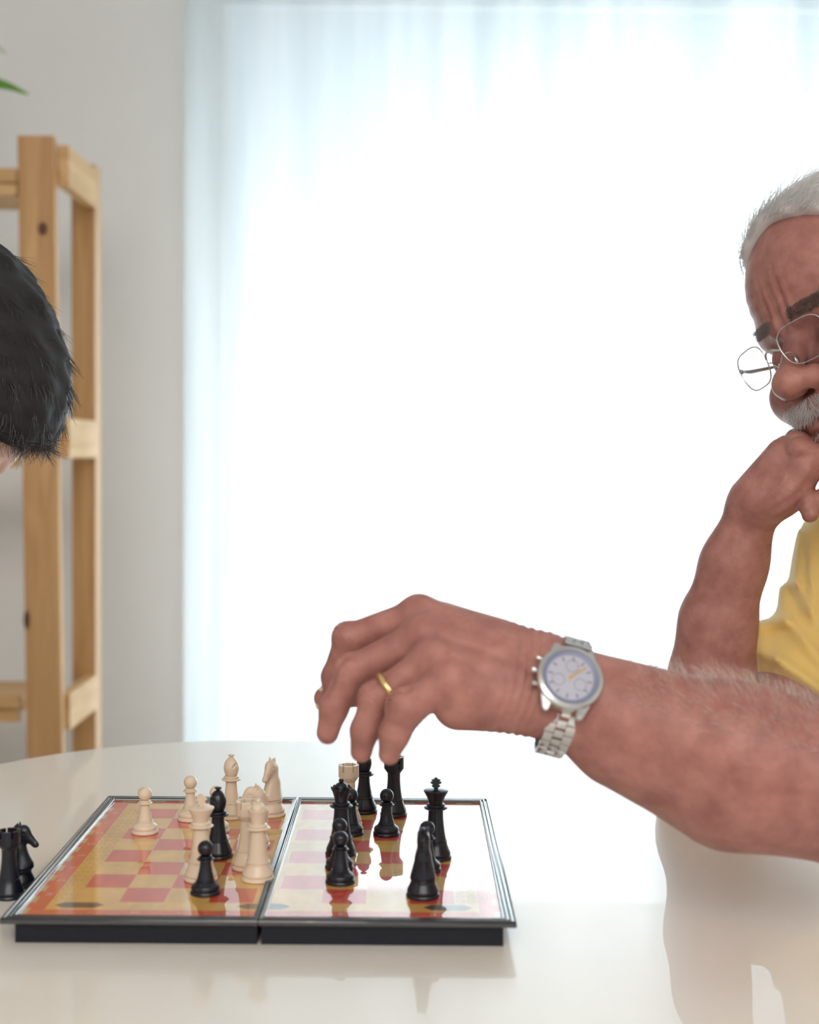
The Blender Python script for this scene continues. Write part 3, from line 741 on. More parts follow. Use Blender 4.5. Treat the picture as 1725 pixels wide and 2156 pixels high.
armV, armF = nets(arm_fn, (-.075, .82, .79), (.30, .985, 1.03), .00115)
armF = armF
# the rest of that arm, outside the frame, coarser
def cut_box(V, F, fn):
    c = V[F].mean(1); k = fn(c); return V, F[k]

# ---- far (right) arm: elbow on the table, fist under the chin
RE = np.array([.236, 1.262, .792])
def farm_fn(Q):
    d = seg(Q, P(1478, 1640, 1.255), P(1500, 1425, 1.25), .032, .0335)
    d = smin(d, seg(Q, P(1478, 1632, 1.256), P(1474, 1655, 1.255), .034, .033), .02)
    d = smin(d, seg(Q, P(1500, 1425, 1.25), P(1512, 1310, 1.245), .0335, .0292), .022)
    d = smin(d, seg(Q, P(1512, 1310, 1.245), P(1545, 1190, 1.235), .0292, .0245), .022)
    d = smin(d, seg(Q, P(1545, 1190, 1.235), P(1580, 1090, 1.225), .0245, .0225), .022)
    # hand: back of the hand to the left, heel to the right
    d = smin(d, seg(Q, P(1592, 1052, 1.215), P(1652, 962, 1.205), .0225, .0165), .012)
    d = smin(d, seg(Q, P(1622, 1048, 1.205), P(1690, 985, 1.19), .0200, .0170), .012)
    d = smin(d, seg(Q, P(1600, 1040, 1.24), P(1660, 952, 1.24), .0200, .0150), .012)
    d = smin(d, seg(Q, P(1655, 1040, 1.195), P(1672, 1035, 1.195), .0170, .0150), .010)
    ys = (1.185, 1.204, 1.223, 1.241)
    for i, y in enumerate(ys):
        dx = (0, -4, -6, -4)[i]; a = P(1684+dx, 932-[-14, 0, 4, 0][i], y); b = P(1752, 965+[12, 0, 0, 0][i], y); c = P(1760, 1030, y); e = P(1716, 1062, y)
        f = smin(seg(Q, a, b, .0108, .0100), seg(Q, b, c, .0100, .0090), .003); f = smin(f, seg(Q, c, e, .0090, .0082), .003)
        d = smin(d, f, .0022)
    d = smin(d, seg(Q, P(1700, 1052, 1.186), P(1706, 1082, 1.182), .0088, .0072), .002)
    d = smin(d, seg(Q, P(1655, 1020, 1.25), P(1730, 960, 1.262), .013, .010), .005)
    # creases of the palm edge
    g = Q[:, 0]*.75-Q[:, 2]*.66; k = np.exp(-((Q-P(1670, 1030, 1.18).astype(np.float32))**2).sum(1)/.0007)
    d = d+.0006*k*np.sin(g*620+2*np.sin(Q[:, 2]*90))
    # upper arm inside the sleeve
    d = smin(d, seg(Q, P(1480, 1635, 1.256), P(1700, 1450, 1.285), .034, .040), .015)
    return smin(d, seg(Q, P(1700, 1450, 1.285), np.array([.47, 1.34, .99]), .040, .05), .015)
farV, farF = nets(farm_fn, (.185, 1.15, .74), (.415, 1.34, 1.085), .00125)

# ---- head of the man on the right
HS = .955
L_ = np.array([.40, -.86, .32]); L_ /= np.linalg.norm(L_)
U_ = np.array([-.34, .185, .92]); U_ -= L_*(U_@L_); U_ /= np.linalg.norm(U_); F_ = np.cross(L_, U_)
HR = np.stack([F_, L_, U_], 1)
BR = P(1666, 721, 1.19)                     # bridge of the nose
HO = BR-F_*.092*HS
def hw_(f, l, u): return HO+HR@np.array([f, l, u])*HS
def head_fn(Q, wr=True):
    q = (Q-HO.astype(np.float32))@HR.astype(np.float32)/HS     # F, L, U
    a = q.copy(); a[:, 1] = np.abs(a[:, 1])
    d = ell(q, (-.014, 0, .040), (.098, .078, .092))
    d = smin(d, ell(q, (.040, 0, .046), (.049, .062, .058)), .03)
    d = smin(d, ell(q, (.030, 0, -.042), (.052, .060, .068)), .03)
    d = smin(d, seg(a, (.000, .052, -.056), (.066, .018, -.092), .020, .018), .025)
    d = smin(d, seg(q, (.074, -.010, -.094), (.074, .010, -.094), .0185, .0185), .012)
    d = smin(d, seg(a, (.083, .014, .017), (.066, .047, .018), .0115, .011), .014)       # brow ridge
    d = smax(d, -ell(a, (.096, .031, -.006), (.017, .019, .013)), .014)                # sockets
    d = smin(d, ell(a, (.070, .031, -.006), (.0150, .0160, .0135)), .003)              # lids and eyeball
    d = smax(d, -ell(a, (.0865, .031, -.0125), (.0045, .0120, .0016)), .001)
    d = smin(d, ell(a, (.062, .044, -.040), (.029, .027, .026)), .014)                 # cheeks
    d = smin(d, ell(a, (.078, .027, -.056), (.020, .017, .018)), .015)
    d = smin(d, seg(q, (.084, 0, .004), (.107, 0, -.030), .0090, .0115), .008)          # nose
    d = smin(d, ell(q, (.110, 0, -.0345), (.0165, .0165, .0140)), .007)
    d = smin(d, ell(a, (.098, .0165, -.0365), (.0140, .0090, .0105)), .005)
    d = smax(d, -ell(a, (.104, .0088, -.0485), (.0065, .0044, .0050)), .003)
    d = smax(d, -seg(a, (.093, .027, -.034), (.086, .034, -.056), .0012, .0012), .006)   # fold beside the nose
    d = smin(d, ell(q, (.085, 0, -.0575), (.015, .028, .011)), .010)                    # moustache swell
    d = smin(d, ell(q, (.084, 0, -.0755), (.014, .022, .0075)), .006)
    d = smax(d, -seg(q, (.0985, -.020, -.0690), (.0985, .020, -.0690), .0022, .0022), .003)
    # ear
    e = ell(a, (-.006, .079, -.012), (.020, .008, .031)); e = smax(e, -ell(a, (-.002, .088, -.010), (.012, .006, .019)), .004); d = smin(d, e, .008)
    # neck
    nb = (Q-0)
    d = smin(d, seg(Q, hw_(-.030, 0, -.055), np.array([.50, 1.185, 1.02]), .056, .064), .03)
    # furrows: vertical between the brows, soft horizontals on the forehead
    wv = np.exp(-((q[:, 2]-.034)/.022)**2)*np.exp(-((np.abs(q[:, 1])-.010)/.010)**2)*(q[:, 0] > .05)
    d = d+.0011*wv*np.sin(np.abs(q[:, 1])*620+.9)
    wf = np.exp(-((q[:, 2]-.052)/.020)**2)*(q[:, 0] > .04); d = d+.0003*wf*np.sin(q[:, 2]*520+8*q[:, 1])
    d = d+.0006*vnoise(Q, 90, 7)
    return d
hb = HO; headV, headF = nets(head_fn, hb-np.array([.145, .15, .15]), hb+np.array([.155, .15, .14]), .0014)

# ---- torso (one coarse continuous surface under the shirt)
SHL, SHR = np.array([.515, 1.00, 1.075]), np.array([.50, 1.365, 1.02])
HIP = np.array([.80, 1.17, .54])
def torso_base(Q, g=0.0):
    R_ = np.stack([[.82, 0, .57], [0, 1, 0], [-.57, 0, .82]], 1)
    d = ell(Q, (.60, 1.18, .93), (.115+g, .185+g, .19+g), R_)
    d = smin(d, ell(Q, (.68, 1.18, .74), (.125+g, .175+g, .17+g), R_), .06)
    d = smin(d, seg(Q, SHL, SHR, .062+g, .062+g), .06)
    return smin(d, ell(Q, (.74, 1.18, .58), (.15+g, .18+g, .13+g)), .06)
def body_fn(Q):
    d = torso_base(Q, -.012)
    d = smin(d, seg(Q, hw_(-.030, 0, -.055), np.array([.50, 1.185, 1.02]), .056, .064), .03)
    d = smin(d, arm_fn(Q), .01); return smin(d, farm_fn(Q), .01)
bV, bF = nets(body_fn, (.29, .82, .50), (.98, 1.56, 1.16), .006)
def outside(c):     # drop what the fine patches already cover
    k = (c[:, 0] < .298)
    k |= (c[:, 0] < .413) & (c[:, 1] > 1.152) & (c[:, 1] < 1.338) & (c[:, 2] < 1.083) & (farm_fn(c.astype(np.float32)) < .004)
    return ~k
bV, bF = cut_box(bV, bF, outside)
body = empty('person', (.72, 1.17, 0)); tag(body, 'older man in yellow t-shirt, chin on one fist, other hand reaching over the board', 'person')
def at_person(o, root):
    o.location = -np.array(root.location); return o
at_person(mesh_vf('body', [(armV, armF), (farV, farF), (headV, headF), (bV, bF)], M['skin'], body), body)

# ---- yellow t-shirt
def folds(Q):
    return .0070*np.sin(Q[:, 0]*46+Q[:, 2]*38+2.0*np.sin(Q[:, 2]*17+Q[:, 1]*9))*vnoise(Q, 13, 5)+.0045*np.sin(Q[:, 2]*75-Q[:, 0]*58+2*np.sin(Q[:, 0]*21))*vnoise(Q, 10, 9)
NEB = P(2010, 1650, .875)
def shirt_fn(Q):
    d = torso_base(Q, .0)
    d = smin(d, seg(Q, P(1712, 1415, 1.29), P(1845, 1195, 1.34), .050, .066), .03)      # far sleeve
    d = smin(d, seg(Q, P(1845, 1195, 1.34), SHR, .066, .072), .04)
    d = smin(d, seg(Q, NEB*.55+SHL*.45, SHL, .062, .070), .04)              # near sleeve
    d = smin(d, seg(Q, (.515, 1.18, 1.04), (.56, 1.18, .95), .085, .1), .05)
    # sharp pulled creases
    QQ = Q.copy(); QQ[:, 0] *= 1.25/Q[:, 1]; QQ[:, 2] = CAMZ+(Q[:, 2]-CAMZ)*1.25/Q[:, 1]; QQ[:, 1] = 1.25
    for a, b, w in (((1686, 1120), (1678, 1228), .004), ((1678, 1228), (1712, 1300), .004), ((1706, 1120), (1712, 1280), .004), ((1590, 1318), (1652, 1306), .006), ((1652, 1306), (1646, 1240), .005), ((1575, 1365), (1640, 1389), .005), ((1640, 1389), (1740, 1460), .005), ((1670, 1315), (1740, 1410), .005), ((1596, 1300), (1600, 1350), .006)):
        s_ = seg(QQ, P(*a, 1.25), P(*b, 1.25), 0, 0); d = d-.0075*np.exp(-(s_/(w*1.1))**2)*(Q[:, 1] < 1.34)
    return d+folds(Q)
def shirt_open(Q):
    d = shirt_fn(Q)
    d = smax(d, -seg(Q, (.47, 1.185, 1.10), (.50, 1.185, 1.035), .066, .060), .006)       # neck opening
    # sleeve ends
    n1 = P(1712, 1415, 1.29)-P(1845, 1195, 1.34); n1 /= np.linalg.norm(n1); d = np.where((Q[:, 1] > 1.20) & (Q[:, 0] < .44) & (Q[:, 2] > .78), smax(d, ((Q-P(1660, 1470, 1.28).astype(np.float32))@n1.astype(np.float32)), .004), d)
    n2 = NEB-SHL; n2 /= np.linalg.norm(n2); ds = ((Q-(NEB*.60+SHL*.40).astype(np.float32))@n2.astype(np.float32)); d = np.where((Q[:, 1] < .99) & (Q[:, 0] < .53), smax(d, ds, .004), d)
    return smax(d, .50-Q[:, 2], .01)
sV, sF = nets(shirt_open, (.25, .80, .48), (.98, 1.58, 1.16), .0036)
at_person(mesh_vf('t_shirt', [(sV, sF)], M['shirt'], body), body)
# trousers and shoes under the table
def leg_fn(Q, cx, s, ylo, yhi):
    d = ell(Q, (cx, 1.17, .55), (.17, .19, .12))
    for y in (ylo, yhi):
        kx = cx-s*.42
        d = smin(d, seg(Q, (cx, y, .545), (kx, y, .535), .088, .064), .03); d = smin(d, seg(Q, (kx, y, .53), (kx+s*.03, y, .11), .062, .048), .02)
    return d
lV, lF = nets(lambda Q: leg_fn(Q, .76, 1, 1.07, 1.27), (.24, .92, .05), (.98, 1.42, .70), .007)
at_person(mesh_vf('trousers', [(lV, lF)], M['trousers'], body), body)
def shoe_fn(Q, x, y, s):
    d = seg(Q, (x+s*.05, y, .045), (x-s*.13, y, .030), .040, .034); d = smin(d, seg(Q, (x+s*.03, y, .06), (x+s*.03, y, .11), .040, .044), .02); return smax(d, .001-Q[:, 2], .003)
M['shoe'] = mat('brown_leather', (.12, .06, .03), .4)
for y in (1.07, 1.27):
    V_, F__ = nets(lambda Q: shoe_fn(Q, .36, y, 1), (.15, y-.07, -.01), (.48, y+.07, .16), .006); at_person(mesh_vf('shoe', [(V_, F__)], M['shoe'], body), body)

# ---- hair of the man on the right
def verts_where(V, F, cond, n, seed):
    rg = np.random.default_rng(seed); c = V[F].mean(1); a = V[F[:, 0]]; nrm = np.cross(V[F[:, 2]]-a, V[F[:, 3]]-V[F[:, 1]]); nrm /= np.linalg.norm(nrm, axis=1, keepdims=True)+1e-12
    k = np.nonzero(cond(c, nrm))[0]; k = rg.choice(k, n); return c[k]+rg.normal(0, .0006, (n, 3)), nrm[k]
def hl(c): return (c-HO)@HR/HS
def hairline(c, nrm):
    q = hl(c); f, l, u = q[:, 0], np.abs(q[:, 1]), q[:, 2]
    top = u > .089+.9*np.maximum(0, f-.052)-.35*np.maximum(0, .052-f)-.18*l+.004*np.sin(l*300)
    side = (f < .030) & (u > -.010) & (l > .045); return (top | side | ((f < -.03) & (u > -.055))) & ~((u < .012) & (f > -.025) & (f < .02) & (l > .07))
cV, cF = None, None
hp, hn = verts_where(headV, headF, hairline, 13000, 3); hp = hp+hn*.007
q = hl(hp); ddir = hn*.55+(-F_)*.75+L_*.45+U_*.10
ddir[q[:, 0] > .045] = hn[q[:, 0] > .045]*.9+L_*.75-F_*.35
rgx = np.random.default_rng(8)
at_person(strands('hair', hp, ddir, rgx.uniform(.014, .034, len(hp)), .00024, M['hair_white'], body, bend=-U_*.9-F_*.6, bendk=.8, wav=.45, npt=6, seed=4), body)
def cap_fn(Q):
    q = (Q-HO.astype(np.float32))@HR.astype(np.float32)/HS; d = head_fn(Q)-.0095-.0014*np.sin(q[:, 1]*210+q[:, 0]*60+3*np.sin(q[:, 0]*50))
    l = np.abs(q[:, 1]); lim = .096+.9*np.maximum(0, q[:, 0]-.050)-.35*np.maximum(0, .050-q[:, 0])-.18*l
    lim = np.where(q[:, 0] < -.03, np.minimum(lim, -.045), np.where((q[:, 0] < .02) & (l > .045), np.minimum(lim, .014), lim))
    return smax(d, (lim-q[:, 2])*.6, .006)
cV, cF = nets(cap_fn, hb-np.array([.145, .16, .15]), hb+np.array([.17, .16, .15]), .0024)
at_person(mesh_vf('hair_cap', [(cV, cF)], M['hair_white'], body), body)
def patch(name, cond, n, dvec, ln, rad, m, seed, nk=.6, wav=.3):
    pp, nn = verts_where(headV, headF, cond, n, seed); dd = nn*nk+dvec(hl(pp))@HR.T
    at_person(strands(name, pp, dd, np.random.default_rng(seed).uniform(ln*.6, ln, n), rad, m, body, bend=-U_, bendk=.4, wav=wav, npt=4, seed=seed), body)
patch('eyebrow', lambda c, n: (lambda q: (np.abs(q[:, 2]-.0215-.06*(q[:, 1]-.03)) < .0058) & (q[:, 1] > .010) & (q[:, 1] < .055) & (q[:, 0] > .05))(hl(c)), 1100,
      lambda q: np.stack([0*q[:, 0]+.1, 0*q[:, 0]+.8, 0*q[:, 0]+.15], 1), .009, .00015, M['brow'], 21, .25)
patch('eyebrow', lambda c, n: (lambda q: (np.abs(q[:, 2]-.0215+.06*(q[:, 1]+.03)) < .0050) & (q[:, 1] < -.010) & (q[:, 1] > -.042) & (q[:, 0] > .05))(hl(c)), 520,
      lambda q: np.stack([0*q[:, 0]+.1, 0*q[:, 0]-.8, 0*q[:, 0]+.15], 1), .008, .00013, M['brow'], 22, .25)
patch('moustache', lambda c, n: (lambda q: (q[:, 2] > -.0660) & (q[:, 2] < -.0500) & (np.abs(q[:, 1]) < .034) & (q[:, 0] > .075))(hl(c)), 1500,
      lambda q: np.stack([0*q[:, 0]+.1, np.sign(q[:, 1])*.55, 0*q[:, 0]-.9], 1), .009, .00012, M['hair_white'], 23, .45)
patch('stubble', lambda c, n: (lambda q: (q[:, 2] > -.110) & (q[:, 2] < -.080) & (np.abs(q[:, 1]) < .045) & (q[:, 0] > .045))(hl(c)), 1200,
      lambda q: np.stack([0*q[:, 0]+.1, 0*q[:, 0], 0*q[:, 0]-.9], 1), .004, .00016, M['hair_white'], 24, .5)
# fine hair on the forearms
pp, nn = verts_where(armV, armF, lambda c, n: (c[:, 0] > .135) & ((n[:, 2] > .35) ), 1500, 31)
at_person(strands('arm_hair', pp, nn*1.0+np.array([-.25, 0, .1]), np.random.default_rng(1).uniform(.006, .015, len(pp)), .00013, M['arm_hair'], body, bend=(-.6, 0, -.2), bendk=1.2, wav=.6, npt=5, seed=6), body)

# ---- eyeglasses
gl = empty('eyeglasses', tuple(hw_(.10, 0, -.01))); gl.scale = (HS,)*3; gl.rotation_mode = 'QUATERNION'; gl.rotation_quaternion = Matrix(HR.tolist()).to_quaternion()
tag(gl, 'thin metal framed glasses low on the nose of the man in yellow', 'glasses')
M['lens'] = thin_glass('lens_glass', (.84, .83, .85), .35)
def lens_pts(s, n=40):
    pts = []
    for k in range(n):
        t = 2*PI*k/n; c, si = math.cos(t), math.sin(t); e = .62
        l = .0235*math.copysign(abs(c)**e, c); u = .0175*math.copysign(abs(si)**e, si)
        if u < 0: l *= 1-.14*(-u/.0175)
        L1 = s*(.0335+l*1.0); pts.append((.0140-.22*abs(L1)+.12*u+.004, L1, u+.002))
    return pts
for s in (1, -1):
    bm = bmesh.new(); tube(bm, lens_pts(s), .00065, 8, closed=True); obj('rim', bm, M['steel'], gl, True)
    bm = bmesh.new(); bm.faces.new([bm.verts.new(p) for p in lens_pts(s)]); obj('lens', bm, M['lens'], gl)
    bm = bmesh.new(); tube(bm, [(.0045, s*.0570, .008), (-.004, s*.067, .009), (-.02, s*.0735, .009), (-.085, s*.078, .008), (-.105, s*.078, -.004), (-.118, s*.076, -.022)], [.0018, .0024, .002, .0012, .0016, .0016], 8); obj('temple_arm', bm, M['steel'], gl, True)
    bm = bmesh.new(); tube(bm, crom([(.0145, s*.0105, -.001), (.009, s*.0125, -.001), (.004, s*.0115, -.007)], 4), .0005, 6)
    r = bmesh.ops.create_uvsphere(bm, u_segments=10, v_segments=8, radius=1); bmesh.ops.transform(bm, matrix=Matrix.Translation((.0035, s*.0105, -.008)) @ Matrix.Diagonal((.0028, .0014, .005, 1)), verts=r['verts']); obj('nose_pad', bm, M['steel'], gl, True)
bm = bmesh.new(); tube(bm, crom([(.0160, -.0102, .003), (.0195, -.005, .0060), (.0205, 0, .0068), (.0195, .005, .0060), (.0160, .0102, .003)], 5), .0010, 8); obj('bridge', bm, M['steel'], gl, True)
# eyes
for s in (1, -1):
    bm = bmesh.new(); bmesh.ops.create_uvsphere(bm, u_segments=24, v_segments=16, radius=.0118)
    o = at_person(obj('eyeball', bm, M['eye'], body, True), body); o.location = Vector(hw_(.0712, s*.031, -.008))-body.location
    bm = bmesh.new(); bmesh.ops.create_uvsphere(bm, u_segments=20, v_segments=12, radius=.0058)
    o = obj('iris', bm, M['iris'], body, True); o.location = Vector(hw_(.0765, s*.031, -.012))-body.location

bm = bmesh.new(); bmesh.ops.create_uvsphere(bm, u_segments=20, v_segments=12, radius=1)
bmesh.ops.transform(bm, matrix=Matrix.Translation(Vector(P(677, 1468, .9495))-body.location) @ Matrix.Rotation(.25, 4, 'Y') @ Matrix.Diagonal((.0040, .0058, .0085, 1)), verts=bm.verts[:])
M['nail'] = mat('fingernail', (.80, .66, .52), .3, coat=.5); obj('thumbnail', bm, M['nail'], body, True)
# ---- wedding ring
rc = FJ[2][0]*.25+FJ[2][1]*.75; rd = FJ[2][1]-FJ[2][0]; rd /= np.linalg.norm(rd)
rg_ = empty('finger_ring', tuple(rc)); rg_.rotation_mode = 'QUATERNION'; rg_.rotation_quaternion = Vector(rd).to_track_quat('Z', 'Y')
tag(rg_, 'narrow gold ring on the ring finger of the reaching hand', 'ring')
bm = bmesh.new(); n = 48; r0 = .0112
prof = [(r0, -.0017), (r0+.0009, -.0014), (r0+.0011, 0), (r0+.0009, .0014), (r0, .0017)]
rings = [[bm.verts.new((r*math.cos(2*PI*k/n), r*math.sin(2*PI*k/n), z)) for k in range(n)] for r, z in prof]
for A, B in zip(rings, rings[1:]+[rings[0]]):
    for k in range(n): bm.faces.new((A[k], A[(k+1) % n], B[(k+1) % n], B[k]))
obj('band', bm, M['gold'], rg_, True)

# ---- wristwatch
wa, wb_ = .0345, .0275     # half height and half depth of the wrist at the watch
Wc = P(1184, 1466, .895)
th0 = math.radians(24)
def won(th, off=0): return Wc+VX*(wa+off)*math.sin(th)+np.array([0, -1, 0])*(wb_+off)*math.cos(th)
N_ = VX*math.sin(math.radians(32))+np.array([0, -1, 0])*math.cos(math.radians(32)); S_ = np.cross(AX, N_)   # S_: along the strap
CC = P(1200, 1428, .8615)
if S_[2] < 0: S_ = -S_
wt = empty('wristwatch', tuple(CC)); wt.rotation_mode = 'QUATERNION'
Rw = Matrix(np.stack([AX, np.cross(N_, AX), N_], 1).tolist()); wt.rotation_quaternion = Rw.to_quaternion()
tag(wt, 'steel wristwatch with grey-blue dial and link bracelet on the reaching wrist', 'watch')
R0 = .0205
def wl(name, prof, m, n=64): bm = bmesh.new(); lathe(bm, prof, n); return obj(name, bm, m, wt, True, .6)
wl('case', [(R0*.80, -.0070), (R0*.97, -.0055), (R0*.97, -.0010), (R0*.93, .0010), (R0*.5, .0010)], M['steel'])
wl('bezel', [(R0*.98, -.0008), (R0*1.0, .0006), (R0*.97, .0024), (R0*.86, .0034), (R0*.835, .0030), (R0*.83, .0004), (R0*.98, -.0008)], M['steel'])
wl('dial', [(R0*.70, .0010), (R0*.70, .00125), (0, .00125)], M['dial'])
wl('flange', [(R0*.70, .00122), (R0*.835, .0024), (R0*.835, .0008), (R0*.70, .0008)], M['flange'])
M['crystal'] = thin_glass('crystal', (.97, .97, 1.0)); wl('crystal', [(R0*.83, .0030), (0, .0033)], M['crystal'])
for k in range(12):
    a = 2*PI*k/12; bm = bmesh.new(); box(bm, R0*.52, R0*.66, -.0004, .0004, .00125, .0016); bmesh.ops.rotate(bm, cent=(0, 0, 0), matrix=Matrix.Rotation(a, 3, 'Z'), verts=bm.verts[:]); obj('hour_mark', bm, M['mark'], wt)
for cx_, cy_ in ((0, .0075), (-.0068, -.003), (.0068, -.003)):
    bm = bmesh.new(); tube(bm, [(cx_+.0038*math.cos(2*PI*k/24), cy_+.0038*math.sin(2*PI*k/24), .0013) for k in range(24)], .00018, 5, closed=True); obj('sub_dial', bm, M['mark'], wt)
def hand(name, a, L, wd, m, z):
    bm = bmesh.new(); vs = extrude_poly(bm, [(-.002, -wd), (L*.8, -wd), (L, 0), (L*.8, wd), (-.002, wd)], z, z+.0002); bmesh.ops.rotate(bm, cent=(0, 0, 0), matrix=Matrix.Rotation(a, 3, 'Z'), verts=bm.verts[:]); obj(name, bm, m, wt)
hand('minute_hand', math.radians(46), R0*.66, .00055, M['gold'], .0019); hand('hour_hand', math.radians(50), R0*.42, .0007, M['gold'], .0017)
bm = bmesh.new(); lathe(bm, [(.0011, .0016), (.0011, .0024), (0, .0024)], 16); obj('hand_cap', bm, M['gold'], wt, True, .5)
for dy, nm, rr in ((0, 'crown', .0021), (.0085, 'pusher', .0015), (-.0085, 'pusher', .0015)):
    x0 = -math.sqrt(R0**2-dy**2); bm = bmesh.new(); lathe(bm, [(rr*.6, 0), (rr*.6, .0015), (rr, .0016), (rr, .0036), (rr*.8, .004), (0, .004)], 16)
    bmesh.ops.transform(bm, matrix=Matrix.Translation((x0+.0008, dy, -.0012)) @ Matrix.Rotation(-PI/2-dy*18, 4, 'Y') , verts=bm.verts[:]); obj(nm, bm, M['steel'], wt, True, .5)
for sx in (-1, 1):
    for sy in (-1, 1):
        bm = bmesh.new(); pts = [(sx*.0078, sy*.0150), (sx*.0165, sy*.0090), (sx*.0122, sy*.0222), (sx*.0088, sy*.0222)]
        if sx*sy > 0: pts = pts[::-1]
        vs = extrude_poly(bm, pts, -.0045, .0008)
        for v in bm.verts:
            if abs(v.co.y) > .019: v.co.z -= .0035
        bmesh.ops.recalc_face_normals(bm, faces=bm.faces[:]); bmesh.ops.bevel(bm, geom=bm.edges[:], offset=.0006, segments=2, affect='EDGES'); obj('lug', bm, M['steel'], wt, True, .6)
# bracelet: links wrapped round the wrist
Minv = Rw.transposed().to_4x4() @ Matrix.Translation(-Vector(CC))
t0 = math.radians(-9); t1 = -2*PI+math.radians(68); nL = 24
thv = np.linspace(t0, t1, 2000); pts = np.array([won(t, .0022) for t in thv]); sl = np.concatenate([[0], np.cumsum(np.linalg.norm(np.diff(pts, axis=0), axis=1))])
pl_ = sl[-1]/nL
for k in range(nL):
    for col_ in (-1, 0, 1):
        s_ = (k+.5+(.5 if col_ == 0 else 0))*pl_
        if s_ > sl[-1]: continue
        th = np.interp(s_, sl, thv); c = won(th, .0024); tg = won(th-.01, .0024)-won(th+.01, .0024); tg /= np.linalg.norm(tg); nn_ = np.cross(AX, tg)
        if nn_@(c-Wc) < 0: nn_ = -nn_
        taper = 1-.18*min(1, k/8); w_ = .0063*taper; hw = pl_*.5*(.96 if col_ else .80)
        bm = bmesh.new(); box(bm, -w_*.49, w_*.49, -hw, hw, -.0012, .0012, .0004)
        Mx = Matrix(np.stack([AX, np.cross(nn_, AX), nn_], 1).tolist()).to_4x4(); Mx.translation = Vector(c+AX*col_*w_)
        bmesh.ops.transform(bm, matrix=Minv @ Mx, verts=bm.verts[:]); obj('bracelet_link', bm, M['steel'], wt, True, .5)
for sgn, tt in ((1, -8), (-1, 69)):
    th = math.radians(tt); c = won(th, .0018); bm = bmesh.new(); box(bm, -.0090, .0090, -.0028, .0028, -.0015, .0015, .0006)
    tg = won(th-.01)-won(th+.01); tg /= np.linalg.norm(tg); nn_ = np.cross(AX, tg)
    if nn_@(c-Wc) < 0: nn_ = -nn_
    Mx = Matrix(np.stack([AX, np.cross(nn_, AX), nn_], 1).tolist()).to_4x4(); Mx.translation = Vector(c); bmesh.ops.transform(bm, matrix=Minv @ Mx, verts=bm.verts[:]); obj('end_link', bm, M['steel'], wt, True, .5)

# ---- the dark haired man at the left
body2 = empty('person', (-.86, 1.15, 0)); tag(body2, 'dark-haired man bent over the board at the left edge, only his hair in view', 'person')
F2 = np.array([.62, -.16, -.77]); F2 /= np.linalg.norm(F2); L2 = np.array([.16, .98, -.08]); L2 -= F2*(L2@F2); L2 /= np.linalg.norm(L2); U2 = np.cross(F2, L2)
H2R = np.stack([F2, L2, U2], 1); HC2 = P(-130, 772, 1.13)-U2*.030
def head2_fn(Q, sk=True):
    q = (Q-HC2.astype(np.float32))@H2R.astype(np.float32); a = q.copy(); a[:, 1] = np.abs(a[:, 1])
    d = ell(q, (-.014, 0, .034), (.096, .077, .086)); d = smin(d, ell(q, (.040, 0, .040), (.049, .062, .054)), .03)
    d = smin(d, ell(q, (.030, 0, -.045), (.052, .058, .072)), .03); d = smin(d, seg(a, (.0, .050, -.060), (.066, .016, -.100), .018, .017), .025)
    d = smin(d, seg(a, (.083, .014, .015), (.066, .047, .016), .0095, .009), .014); d = smax(d, -ell(a, (.096, .031, -.006), (.017, .019, .013)), .014)
    d = smin(d, ell(a, (.070, .031, -.006), (.0150, .0160, .0135)), .002); d = smin(d, ell(a, (.058, .043, -.036), (.026, .024, .024)), .018)
    d = smin(d, seg(q, (.084, 0, .004), (.106, 0, -.036), .0075, .0095), .008); d = smin(d, ell(q, (.108, 0, -.041), (.0130, .0120, .0120)), .007)
    d = smin(d, ell(a, (.097, .0135, -.044), (.0110, .0075, .0085)), .005); d = smin(d, ell(q, (.084, 0, -.070), (.015, .024, .008)), .006); d = smin(d, ell(q, (.084, 0, -.083), (.014, .021, .0075)), .005)
    d = smin(d, ell(a, (-.006, .079, -.012), (.020, .008, .031)), .008)
    return smin(d, seg(Q, HC2+H2R@np.array([-.030, 0, -.055]), (-.58, 1.15, 1.09), .054, .062), .03)
SL2, SR2 = np.array([-.61, 1.34, 1.08]), np.array([-.61, .96, 1.08])
def torso2(Q, g=0.0):
    R_ = np.stack([[-.85, 0, .52], [0, 1, 0], [.52, 0, .85]], 1)
    d = ell(Q, (-.68, 1.15, .93), (.115+g, .185+g, .19+g), R_); d = smin(d, ell(Q, (-.79, 1.15, .72), (.12+g, .17+g, .17+g), R_), .06)
    d = smin(d, seg(Q, SL2, SR2, .062+g, .062+g), .06); return smin(d, ell(Q, (-.88, 1.15, .58), (.15+g, .17+g, .12+g)), .06)
def arms2(Q, g=0.0, fore=True):
    d = seg(Q, SL2, (-.72, 1.42, .80), .055+g, .045+g); d = smin(d, seg(Q, SR2, (-.72, .88, .80), .055+g, .045+g), .02)
    if fore:
        for y0, y1 in ((1.42, 1.28), (.88, 1.02)):
            d = smin(d, seg(Q, (-.72, y0, .78), (-.56, y1, .655), .042, .026), .015); d = smin(d, ell(Q, (-.53, y1, .632), (.045, .036, .020)), .015)
            for k in range(4): d = smin(d, seg(Q, (-.51, y1-.026+.0175*k, .628), (-.445, y1-.030+.020*k, .612), .0095, .0075), .004)
            d = smin(d, seg(Q, (-.54, y1+(.03 if y1 < 1.1 else -.03), .632), (-.49, y1+(.05 if y1 < 1.1 else -.05), .622), .011, .009), .006)
    return d
h2V, h2F = nets(head2_fn, HC2-.16, HC2+.16, .0024)
